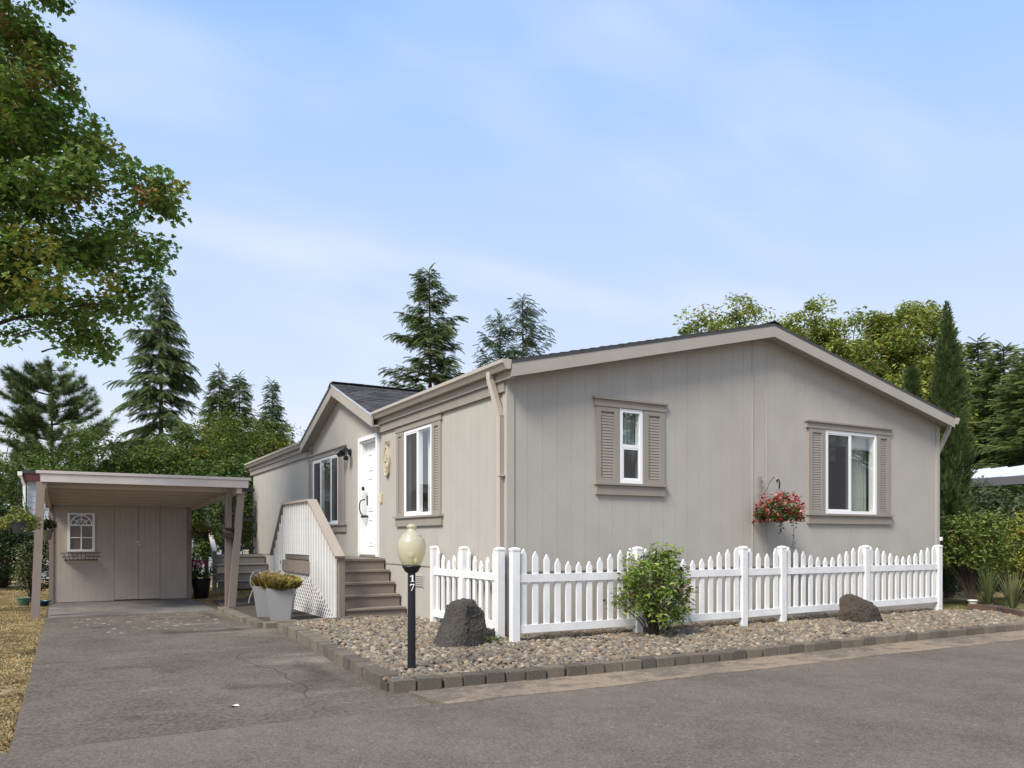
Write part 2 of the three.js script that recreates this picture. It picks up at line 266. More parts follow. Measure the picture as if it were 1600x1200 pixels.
// ------------------------------------------------------------------ the house
const house = thing('manufactured_house', 'taupe single-storey house with vertical grooved siding and low gabled roof', 'house');
const topMain = x => 3.245 + 0.232 * Math.min(x, 8.16 - x);        // roof surface height over x
const wallTopX = x => topMain(x) - 0.14;
const dormC = 6.2, dormH = 2.2;
const wallTopU = u => Math.abs(u - dormC) < 2.12 ? Math.max(3.0, 3.86 - 0.375 * Math.abs(u - dormC)) : 3.0;
function sidingWall(f, u0, u1, yb, top, openings, extraBreaks, pitch = 0.203, first = 0.06) {
  const grooves = []; for (let u = u0 + first; u < u1 - 0.03; u += pitch) grooves.push(u);
  const isG = u => grooves.some(g => Math.abs(g - u) < 1e-6);
  let br = [u0, u1, ...grooves, ...extraBreaks, ...openings.flatMap(o => [o[0], o[1]])].filter(u => u >= u0 && u <= u1).sort((a, b) => a - b).filter((u, i, a) => !i || u - a[i - 1] > 1e-5);
  const panels = {};
  const cells = (list, gap, d0, d1, sink) => {
    for (let i = 0; i < list.length - 1; i++) {
      let a = list[i], b = list[i + 1]; const mid = (a + b) / 2; if (b - a < 0.003) continue;
      const a2 = a + (gap && isG(a) ? 0.0013 : 0), b2 = b - (gap && isG(b) ? 0.0013 : 0); if (b2 - a2 < 0.002) continue;
      let spans = [[yb, null]];
      for (const o of openings) if (mid > o[0] && mid < o[1]) spans = spans.flatMap(([lo, hi]) => { const r = []; if (o[2] > lo + 0.01) r.push([lo, o[2]]); r.push([o[3], hi]); return r; });
      for (const [lo, hi] of spans) sink(mid, prism([[a2, lo], [b2, lo], [b2, hi ?? top(b2)], [a2, hi ?? top(a2)]], d0, d1, f));
    }
  };
  cells(br, true, 0.0085, 0.011, (mid, g) => { const k = Math.floor((mid - u0 - first) / (pitch * 6) + 1e-6); (panels[k] ??= []).push(g); });
  for (const k in panels) obj('siding_panel', panels[k], M.siding, house);
  const back = []; cells([u0, u1, ...extraBreaks, ...openings.flatMap(o => [o[0], o[1]])].sort((a, b) => a - b).filter((u, i, a) => !i || u - a[i - 1] > 1e-5), false, -0.11, 0.0085, (m, g) => back.push(g));
  obj('wall_backing', back, M.siding, house);
}
const GW = [[1.60, 1.93, 1.92, 2.82], [5.38, 6.52, 1.60, 2.81]];
const LW = [[2.11, 3.10, 1.56, 2.79], [6.36, 8.04, 1.50, 2.77], [4.27, 5.10, 0.92, 2.86]];
sidingWall(XY, 0, 8.13, 0.85, wallTopX, GW, [4.08]);
sidingWall(ZY, 0, 13.85, 0.85, wallTopU, LW, [4.08, dormC - 2.12, dormC, dormC + 2.12, 3.95, 8.45].map(u => u), 0.203, 0.1);
// skirting: lower band set back a little under a flashing line
{
  const sk = (f, u1) => { const gs = []; for (let u = 0; u < u1; u += 1.22) gs.push(prism([[u + 0.002, -0.05], [Math.min(u1, u + 1.22) - 0.002, -0.05], [Math.min(u1, u + 1.22) - 0.002, 0.83], [u + 0.002, 0.83]], -0.06, 0.004, f)); gs.forEach(g => obj('skirting_panel', g, M.siding, house)); obj('skirting_cap', prism([[0, 0.825], [u1, 0.825], [u1, 0.852], [0, 0.852]], -0.02, 0.017, f), M.fascia, house); };
  sk(XY, 8.13); sk(ZY, 13.85);
  // vent in skirting
  const v = obj('skirting_vent', bx(-0.012, -0.004, 0.52, 0.70, -3.0 + 0.28, -3.0 + 0.60), M.siding, house);
  for (let k = 0; k < 6; k++) obj('louvre', beam([-0.016, 0.54 + k * 0.028, -2.70], [-0.016, 0.54 + k * 0.028, -2.42], 0.012, 0.008), M.siding, v);
}
// back and far end walls, floor, ceiling (close the house)
obj('back_wall', bx(8.03, 8.13, -0.05, 3.05, -13.85, -0.12), M.siding, house);
obj('end_wall', prism([[0, -0.05], [8.0, -0.05], [8.0, 3.08], [4.08, 4.0], [0.0, 3.08]], -13.85, -13.75, (u, v, d) => [u, v, d]), M.siding, house);
obj('interior_floor', bx(0.12, 8.02, 0.84, 0.9, -13.7, -0.12), M.darkin, house);
obj('interior_ceiling', bx(0.12, 8.02, 2.93, 2.96, -13.7, -0.12), mat([0.6, 0.58, 0.55], 0.9), house);
obj('interior_partition', bx(3.9, 4.0, 0.9, 2.93, -13.7, -0.12), mat([0.45, 0.42, 0.38], 0.9), house);
// corner boards, marriage-line batten
obj('corner_board', [bx(-0.019, 0.075, -0.04, 3.06, 0.011, 0.024), bx(-0.024, -0.011, -0.04, 3.04, -0.07, 0.0235)], M.siding, house);
obj('corner_board', bx(8.06, 8.15, -0.04, 3.06, 0.011, 0.026), M.siding, house);
obj('batten', prism([[3.875, 0.85], [3.895, 0.85], [3.895, wallTopX(3.9)], [3.875, wallTopX(3.9)]], 0.011, 0.019, XY), M.siding, house);
obj('batten', prism([[4.16, 0.85], [4.175, 0.85], [4.175, wallTopX(4.17)], [4.16, wallTopX(4.17)]], 0.011, 0.0165, XY), M.siding, house);

// roof
{
  const roof = new THREE.Group(); roof.name = 'main_roof'; house.add(roof);
  const runs = [[-4.15, 0.205, -0.07], [-8.25, -4.151, 0.16], [-14.1, -8.251, -0.07]];
  const slope = (xa, xb, y0, y1, z0, z1, m, n) => obj(n, prism([[xa, topMain(xa) + y0], [xb, topMain(xb) + y0], [xb, topMain(xb) + y1], [xa, topMain(xa) + y1]], z0, z1, XY), m, roof);
  for (const [za, zb, xa] of runs) slope(xa, 4.08, -0.10, -0.025, za, zb, M.fascia, 'roof_deck'); slope(4.08, 8.23, -0.10, -0.025, -14.1, 0.205, M.fascia, 'roof_deck');
  // shingle courses, each a lapped strip running along the house
  for (const s of [0, 1]) { const gs = []; for (let k = 0; k < 30; k++) { const a = -0.12 + k * 0.141, b = a + 0.17; if (a > 4.05) break; const A = s ? 8.16 - a : a, B = s ? 8.16 - Math.min(b, 4.08) : Math.min(b, 4.08); for (const [za, zb] of s || a > 0.15 ? [[-14.12, 0.228 + 0.006 * Math.sin(k * 2.3)]] : [[-14.12, -8.26], [-4.14, 0.228 + 0.006 * Math.sin(k * 2.3)]]) gs.push(prism([[A, topMain(A) - 0.0], [B, topMain(B) - 0.014], [B, topMain(B) - 0.024], [A, topMain(A) - 0.024]], za, zb, XY)); } const c = obj('shingle_courses', gs, M.shingle[1], roof); c.userData.kind = 'stuff'; }
  const rc = RNG(8); for (let z = 0.235; z > -14; z -= 0.145) { const o = obj('ridge_cap', prism([[3.93, topMain(3.93) + 0.004], [4.08, topMain(4.08) + 0.022], [4.23, topMain(4.23) + 0.004], [4.23, topMain(4.23) - 0.006], [4.08, topMain(4.08) + 0.010], [3.93, topMain(3.93) - 0.006]], z - 0.2, z, (u, v, d) => [u, v + (d - z) * -0.03, d]), M.shingle[Math.floor(rc() * 3)], roof); if (z < -6) break; }
  // rake boards over the street gable
  const rake = (xa, xb) => obj('rake_board', prism([[xa, topMain(xa) - 0.20], [xb, topMain(xb) - 0.20], [xb, topMain(xb) - 0.027], [xa, topMain(xa) - 0.027]], 0.206, 0.232, XY), M.fascia, roof);
  rake(-0.075, 4.079); rake(4.081, 8.235);
  obj('drip_edge', [prism([[-0.09, topMain(-0.09) - 0.05], [4.08, topMain(4.08) - 0.05], [4.08, topMain(4.08) - 0.022], [-0.09, topMain(-0.09) - 0.022]], 0.2325, 0.2365, XY), prism([[4.08, topMain(4.08) - 0.05], [8.24, topMain(8.24) - 0.05], [8.24, topMain(8.24) - 0.022], [4.08, topMain(4.08) - 0.022]], 0.2325, 0.2365, XY)], mat([0.05, 0.052, 0.058], 0.5), roof);
  obj('soffit', [prism([[-0.06, topMain(-0.06) - 0.16], [4.08, topMain(4.08) - 0.16], [4.08, topMain(4.08) - 0.145], [-0.06, topMain(-0.06) - 0.145]], 0.012, 0.205, XY), prism([[4.08, topMain(4.08) - 0.16], [8.22, topMain(8.22) - 0.16], [8.22, topMain(8.22) - 0.145], [4.08, topMain(4.08) - 0.145]], 0.012, 0.205, XY)], M.fascia, roof);
}
// eaves on the entry side: fascia box, gutter, in two runs broken by the entry gable
const gutProf = [[0, 0], [0.012, -0.105], [0.07, -0.108], [0.095, -0.06], [0.118, -0.04], [0.118, 0], [0.106, 0], [0.106, -0.03], [0.09, -0.05], [0.066, -0.098], [0.02, -0.096], [0.01, 0]];
function gutter(z0, z1, y, x = -0.078, sgn = -1) { const g = prism(gutProf.map(([a, b]) => [a, b]), z0, z1, (u, v, d) => [x + sgn * u, y + v, d]); return obj('gutter', [g, prism(gutProf.slice(0, 6), z1, z1 + 0.004, (u, v, d) => [x + sgn * u, y + v, d]), prism(gutProf.slice(0, 6), z0 - 0.004, z0, (u, v, d) => [x + sgn * u, y + v, d])], M.gutter, house); }
for (const [z0, z1] of [[-4.22, 0.203], [-14.1, -8.12]]) {
  obj('eave_fascia', bx(-0.078, -0.012, 3.02, 3.215, z0, z1), M.fascia, house);
  obj('frieze_board', bx(-0.05, -0.012, 2.90, 3.018, z0 + 0.02, Math.min(z1, -0.002)), M.trim, house);
  gutter(z0 - 0.02, z1 + 0.03, 3.215);
}
gutter(-14.1, 0.235, 3.19, 8.236, 1);
// entry gable (dormer)
{
  const d = new THREE.Group(); d.name = 'entry_gable_roof'; house.add(d);
  const yR = 4.02, sl = 0.385, hw = 2.16, x0 = -0.2, xv = (yR - 3.245) / 0.232;
  const yAt = u => yR - sl * Math.abs(u - dormC);
  for (const s of [-1, 1]) {
    const e = dormC + s * hw;
    const P = (u, dy) => [u, yAt(u) + dy];
    obj('rake_board', prism([P(dormC, -0.21), P(e, -0.21), P(e, -0.03), P(dormC, -0.03)], 0.172, 0.2, ZY), M.fascia, d);
    obj('soffit', prism([P(dormC, -0.20), P(e, -0.20), P(e, -0.185), P(dormC, -0.185)], 0.011, 0.171, ZY), M.fascia, d);
    const A = [x0, yAt(dormC), -dormC], B = [xv, yAt(dormC), -dormC], C = [x0, yAt(e), -e], n = -0.03;
    obj('roof_deck', fromTris([...A, ...C, ...B, A[0], A[1] + n, A[2], B[0], B[1] + n, B[2], C[0], C[1] + n, C[2], ...A, A[0], A[1] + n, A[2], C[0], C[1] + n, C[2], ...A, C[0], C[1] + n, C[2], ...C].map((v, i) => i % 3 === 1 ? v - 0.006 : v)), M.shingle[1], d);
    obj('drip_edge', prism([P(dormC, -0.045), P(e, -0.045), P(e, 0.0), P(dormC, 0.0)], 0.2005, 0.209, ZY), s < 0 ? mat([0.55, 0.58, 0.62], 0.35, { metalness: 0.4 }) : M.black, d);
    const L = Math.hypot(hw, sl * hw), rs = RNG(s + 20), rows = Math.floor(L / 0.135), ny = Math.cos(Math.atan(sl)), nz = -s * Math.sin(Math.atan(sl));
    const geo = metreUV(new THREE.BoxGeometry(1, 0.009, 0.165));
    for (let k = 0; k <= rows; k++) { // individual shingles, courses parallel to the ridge
      const t = k * 0.135 / L, u = dormC + s * hw * t, xe = x0 + (xv - x0) * (1 - t); let x = x0 - 0.012 - (k % 2 ? 0.0 : 0.0), first = true;
      while (x < xe - 0.05) {
        const w = Math.min((first && k % 2 ? 0.16 : 0.32) * (0.9 + 0.2 * rs()), xe - x); first = false;
        const m = shadow(new THREE.Mesh(geo, M.shingle[Math.floor(rs() * 4)])); m.name = 'shingle';
        m.scale.set(w - 0.006, 1, 1); m.position.set(x + w / 2, yAt(u) + 0.004 + 0.004 * rs(), -u); m.rotation.x = -s * Math.atan(sl) * -1 * 1 + (s > 0 ? 0.05 : -0.05); m.rotation.x = s * -Math.atan(sl) + s * 0.05;
        d.add(m); x += w;
      }
    }
    if (s < 0) { obj('valley_flashing', beam([xv, topMain(xv) + 0.01, -dormC], [x0 + 0.1, yAt(e) + 0.02, -e], 0.10, 0.006), mat([0.25, 0.26, 0.27], 0.4, { metalness: 0.6 }), d); }
  }
  for (let k = 0; k < 14; k++) { const x = x0 - 0.02 + k * 0.15; obj('ridge_cap', prism([[dormC - 0.13, yR - 0.042], [dormC, yR + 0.018], [dormC + 0.13, yR - 0.042], [dormC + 0.13, yR - 0.052], [dormC, yR + 0.006], [dormC - 0.13, yR - 0.052]], 0, 0.19, (u, v, dd) => [x + dd, v + 0.006 * (1 - dd / 0.19), -u]), M.shingle[k % 3], d); }
}
// windows with head, sill, shutters; f maps wall coordinates
function windowUnit(f, u0, u1, y0, y1, o) {
  const w = new THREE.Group(); w.name = 'window'; house.add(w);
  const R = (a, b, c, d, d0, d1) => prism([[a, c], [b, c], [b, d], [a, d]], d0, d1, f);
  const t = 0.03;
  obj('frame', [R(u0 - 0.015, u0 + t, y0 - 0.015, y1 + 0.015, -0.07, 0.026), R(u1 - t, u1 + 0.015, y0 - 0.015, y1 + 0.015, -0.07, 0.026), R(u0 + t, u1 - t, y1 - t, y1 + 0.015, -0.07, 0.026), R(u0 + t, u1 - t, y0 - 0.015, y0 + t, -0.07, 0.026)], M.vinyl, w);
  for (const s of o.stiles || []) obj('stile', R(s - 0.017, s + 0.017, y0 + t, y1 - t, -0.05, 0.021), M.vinyl, w);
  if (o.rail) obj('meeting_rail', R(u0 + t, u1 - t, o.rail - 0.02, o.rail + 0.02, -0.05, 0.022), M.vinyl, w);
  const edges = [u0 + t, ...(o.stiles || []), u1 - t];
  const lites = []; for (let i = 0; i < edges.length - 1; i++) if (o.rail) { lites.push([edges[i], edges[i + 1], y0 + t, o.rail - 0.02]); lites.push([edges[i], edges[i + 1], o.rail + 0.02, y1 - t]); } else lites.push([edges[i] + (i ? 0.017 : 0), edges[i + 1] - (i < edges.length - 2 ? 0.017 : 0), y0 + t, y1 - t]);
  lites.forEach((l, i) => {
    const p = f(l[0], l[2], 0.008), q = f(l[1], l[2], 0.008), r = f(l[1], l[3], 0.008), s = f(l[0], l[3], 0.008);
    obj('pane', fromTris([...p, ...q, ...r, ...p, ...r, ...s]), M.glass, w);
    if ((o.screens || []).includes(i)) {
      obj('sash', [R(l[0], l[0] + 0.022, l[2], l[3], 0.009, 0.02), R(l[1] - 0.022, l[1], l[2], l[3], 0.009, 0.02), R(l[0] + 0.022, l[1] - 0.022, l[2], l[2] + 0.022, 0.009, 0.02), R(l[0] + 0.022, l[1] - 0.022, l[3] - 0.022, l[3], 0.009, 0.02)], M.vinyl, w);
      const a = f(l[0] + 0.02, l[2] + 0.02, 0.015), b = f(l[1] - 0.02, l[2] + 0.02, 0.015), c = f(l[1] - 0.02, l[3] - 0.02, 0.015), d = f(l[0] + 0.02, l[3] - 0.02, 0.015);
      obj('insect_screen', fromTris([...a, ...b, ...c, ...a, ...c, ...d]), M.screen, w);
    }
  });
  const [h0, h1] = o.head, [s0, s1] = o.sill || o.head;
  obj('head_board', [R(h0 + 0.02, h1 - 0.02, y1 + 0.02, y1 + 0.105, 0.0112, 0.042), R(h0, h1, y1 + 0.105, y1 + 0.13, 0.0112, 0.065)], M.trim, w);
  obj('sill_board', [R(s0 + 0.02, s1 - 0.02, y0 - 0.165, y0 - 0.045, 0.0112, 0.045), R(s0, s1, y0 - 0.045, y0 - 0.018, 0.0112, 0.07)], M.trim, w);
  for (const [a, b] of o.shutters) {
    const sh = new THREE.Group(); sh.name = 'shutter'; house.add(sh);
    const ya = y0 - 0.016, yb = y1 + 0.018, m = Math.min(0.08, (b - a) * 0.3);
    obj('frame', [R(a, a + m, ya, yb, 0.0113, 0.034), R(b - m, b, ya, yb, 0.0113, 0.034), R(a + m, b - m, yb - 0.06, yb, 0.0113, 0.034), R(a + m, b - m, ya, ya + 0.06, 0.0113, 0.034), R(a + m, b - m, ya + 0.06, yb - 0.06, 0.0113, 0.0135)], M.trim, sh);
    for (let y = ya + 0.065; y < yb - 0.09; y += 0.036) obj('slat', prism([[0, 0], [0.010, 0.002], [0.006, 0.031], [0, 0.034]], a + m, b - m, (p, q, r) => f(r, y + q, 0.0136 + p)), M.trim, sh);
  }
  return w;
}
windowUnit(XY, ...GW[0].slice(0, 2), GW[0][2], GW[0][3], { rail: 2.37, screens: [0], head: [1.18, 2.34], sill: [1.20, 2.32], shutters: [[1.215, 1.575], [1.955, 2.30]] });
windowUnit(XY, ...GW[1].slice(0, 2), GW[1][2], GW[1][3], { stiles: [5.93], screens: [0], head: [4.93, 6.90], sill: [4.96, 6.91], shutters: [[5.0, 5.355], [6.545, 6.86]] });
windowUnit(ZY, ...LW[0].slice(0, 2), LW[0][2], LW[0][3], { stiles: [2.60], screens: [1], head: [1.74, 3.46], sill: [1.73, 3.44], shutters: [[1.79, 2.085], [3.125, 3.41]] });
windowUnit(ZY, ...LW[1].slice(0, 2), LW[1][2], LW[1][3], { stiles: [6.82, 7.50], screens: [0, 2], head: [5.88, 8.42], sill: [5.87, 8.42], shutters: [[5.95, 6.335], [8.065, 8.36]] });
// what stands behind the glass
{
  const cm = leafMat({ color: rgb(0.62, 0.68, 0.60), transmission: 0.25 });
  const cur = (f, a, b, y0, y1, d) => { const v = [], n = 40; for (let i = 0; i < n; i++) { const u0 = a + (b - a) * i / n, u1 = a + (b - a) * (i + 1) / n, d0 = d + 0.02 * Math.sin(i * 0.9), d1 = d + 0.02 * Math.sin((i + 1) * 0.9), p = f(u0, y0, d0), q = f(u1, y0, d1), r = f(u1, y1, d1), s = f(u0, y1, d0); v.push(...p, ...q, ...r, ...p, ...r, ...s); } return fromTris(v); };
  obj('curtain', cur(XY, 6.24, 6.62, 1.0, 2.88, -0.22), cm, house);
  obj('blind', cur(XY, 5.30, 6.60, 2.62, 2.9, -0.16), cm, house);
  obj('blind', cur(XY, 1.56, 1.98, 2.30, 2.9, -0.16), leafMat({ color: rgb(0.60, 0.68, 0.68), transmission: 0.2 }), house);
  obj('blind', cur(XY, 1.56, 1.98, 1.85, 2.30, -0.16), leafMat({ color: rgb(0.45, 0.46, 0.46), transmission: 0.1 }), house);
  obj('curtain', cur(ZY, 2.08, 2.62, 1.3, 2.88, -0.15), leafMat({ color: rgb(0.86, 0.88, 0.88), transmission: 0.2 }), house);
  obj('curtain', cur(ZY, 6.3, 6.75, 1.3, 2.88, -0.2), leafMat({ color: rgb(0.36, 0.35, 0.34), transmission: 0.1 }), house);
  obj('curtain', cur(ZY, 7.55, 8.1, 1.3, 2.88, -0.2), leafMat({ color: rgb(0.36, 0.35, 0.34), transmission: 0.1 }), house);
}
// entry door
{
  const [u0, u1, y0, y1] = LW[2], w = new THREE.Group(); w.name = 'door'; house.add(w);
  const R = (a, b, c, d, d0, d1) => prism([[a, c], [b, c], [b, d], [a, d]], d0, d1, ZY);
  obj('casing', [R(u0 - 0.055, u0 + 0.012, y0, y1 + 0.06, 0.0112, 0.05), R(u1 - 0.012, u1 + 0.055, y0, y1 + 0.06, 0.0112, 0.05), R(u0 + 0.012, u1 - 0.012, y1 - 0.005, y1 + 0.06, 0.0112, 0.05)], M.vinyl, w);
  obj('jamb', [R(u0, u0 + 0.03, y0 + 0.0, y1 - 0.006, -0.14, 0.011), R(u1 - 0.03, u1, y0, y1 - 0.006, -0.14, 0.011), R(u0 + 0.03, u1 - 0.03, y1 - 0.035, y1 - 0.006, -0.14, 0.011)], M.vinyl, w);
  const a = u0 + 0.034, b = u1 - 0.034, D = -0.075;
  const leaf = obj('door_leaf', R(a, b, y0 + 0.03, y1 - 0.038, -0.12, D), M.vinyl, w); void leaf;
  const mw = (b - a - 0.30) / 2;
  for (const [pa, pb] of [[a + 0.1, a + 0.1 + mw], [b - 0.1 - mw, b - 0.1]]) for (const [ya, yb] of [[0.17, 0.62], [0.76, 1.32], [1.44, 1.72]]) {
    obj('door_panel', [R(pa, pb, y0 + ya, y0 + ya + 0.02, D + 0.001, D + 0.012), R(pa, pb, y0 + yb - 0.02, y0 + yb, D + 0.001, D + 0.012), R(pa, pa + 0.02, y0 + ya + 0.02, y0 + yb - 0.02, D + 0.001, D + 0.012), R(pb - 0.02, pb, y0 + ya + 0.02, y0 + yb - 0.02, D + 0.001, D + 0.012), R(pa + 0.05, pb - 0.05, y0 + ya + 0.05, y0 + yb - 0.05, D + 0.001, D + 0.009)], M.vinyl, w);
  }
  obj('threshold', bx(-0.05, 0.13, y0 - 0.005, y0 + 0.028, -u1 + 0.03, -u0 - 0.03), mat([0.22, 0.2, 0.18], 0.5), w);
  const hu = b - 0.075, hx = -D;
  obj('deadbolt', new THREE.CylinderGeometry(0.032, 0.036, 0.03, 20).rotateZ(Math.PI / 2).translate(hx - 0.165 + 0.075, 2.06, -hu), M.black, w);
  obj('door_handle', [bx(-0.09 + 0.0, 0.073, 1.80, 1.92, -hu - 0.025, -hu + 0.025), tube([[0.02, 1.88, -hu], [-0.055, 1.85, -hu], [-0.075, 1.76, -hu], [-0.06, 1.66, -hu], [-0.02, 1.60, -hu]], 0.011), new THREE.SphereGeometry(0.024, 12, 8).translate(-0.03, 1.585, -hu)].map((g, i) => i ? g : bx(0.055, 0.073, 1.78, 1.94, -hu - 0.026, -hu + 0.026)).concat(bx(-0.03, 0.073, 1.57, 1.61, -hu - 0.014, -hu + 0.014)), M.black, w);
}
// downspouts
{
  const prof = (pts) => { const gs = []; for (let i = 0; i < pts.length - 1; i++) gs.push(beam(pts[i], pts[i + 1], 0.075, 0.055, [0.3, 0.1, 1])); return gs; };
  obj('downspout', [...prof([[-0.135, 3.14, -0.17], [-0.135, 3.05, -0.17], [-0.062, 2.62, -0.06], [-0.062, 0.30, -0.055]]), tube([[-0.062, 0.34, -0.055], [-0.066, 0.24, -0.05], [-0.10, 0.185, -0.02], [-0.17, 0.165, 0.02]], 0.036, 14, 10), bx(-0.1, -0.012, 1.93, 1.955, -0.105, -0.005)], M.gutter, house);
  obj('downspout', prof([[8.28, 3.1, 0.10], [8.28, 3.02, 0.10], [8.185, 2.6, -0.05], [8.185, 0.3, -0.05]]), M.gutter, house);
  obj('hose_tap', [bx(8.15, 8.2, 1.18, 1.24, 0.0, 0.05, 0.006)], M.vinyl, house);
}
// things fixed to the entry wall
{
  const t = thing('flood_light', 'black twin-head flood light beside the three-pane window', 'light', [0, 2.74, -5.66]);
  obj('mount', new THREE.CylinderGeometry(0.06, 0.06, 0.03, 20).rotateZ(Math.PI / 2).translate(-0.026, 0, 0), M.black, t);
  obj('sensor', [tube([[-0.03, 0, 0], [-0.08, -0.03, 0.0], [-0.10, -0.08, 0.02]], 0.012), new THREE.SphereGeometry(0.045, 14, 10).translate(-0.11, -0.11, 0.03)], M.black, t);
  for (const s of [-1, 1]) obj('lamp_head', [tube([[-0.03, 0.01, 0], [-0.09, 0.03, s * 0.05], [-0.12, 0.03, s * 0.10]], 0.012), new THREE.CylinderGeometry(0.042, 0.062, 0.13, 16).rotateZ(-0.9).rotateY(s * 0.5).translate(-0.17, 0.0, s * 0.13)], M.black, t);
  const d = thing('doorbell_box', 'small cream doorbell box on wall right of the white door', 'doorbell', [0, 1.86, -4.10]);
  obj('housing', bx(-0.04, -0.012, -0.075, 0.075, -0.035, 0.035, 0.008), mat([0.62, 0.5, 0.30], 0.5), d); obj('button', new THREE.CylinderGeometry(0.011, 0.011, 0.01, 12).rotateZ(Math.PI / 2).translate(-0.043, -0.02, 0), M.vinyl, d);
  const o = thing('wall_plaque', 'cream carved oval plaque with curly top on wall beside door', 'plaque', [0, 2.42, -3.80]);
  const cream = mat([0.56, 0.49, 0.37], 0.7, { bumpMap: rep(T.lava, 8), bumpScale: 0.006 });
  const sh = []; for (let i = 0; i < 28; i++) { const a = i / 28 * 6.283; sh.push([0.115 * Math.cos(a) * (1 + 0.05 * Math.sin(5 * a)), 0.235 * Math.sin(a) * (1 + 0.03 * Math.sin(7 * a))]); }
  obj('board', prism(sh, 0.012, 0.045, ZY), cream, o);
  obj('rim', new THREE.TorusGeometry(1, 0.1, 8, 30).scale(0.105, 0.222, 0.14).rotateY(-Math.PI / 2).translate(-0.046, 0, 0), cream, o);
  for (const [a, b, r] of [[0.0, 0.11, 0.035], [0.03, 0.02, 0.045], [-0.03, -0.07, 0.05], [0.02, -0.14, 0.032], [-0.02, 0.06, 0.03]]) obj('relief_flower', new THREE.SphereGeometry(r, 12, 8).scale(0.45, 1, 1).translate(-0.047, b, -a), cream, o);
  for (const k of [-1, 0, 1]) obj('curl', tube([[-0.03, 0.225, k * 0.05], [-0.034, 0.27, k * 0.065], [-0.036, 0.31, k * 0.055], [-0.036, 0.30, k * 0.035]], 0.008, 12, 6), mat([0.28, 0.23, 0.17], 0.6), o);
}

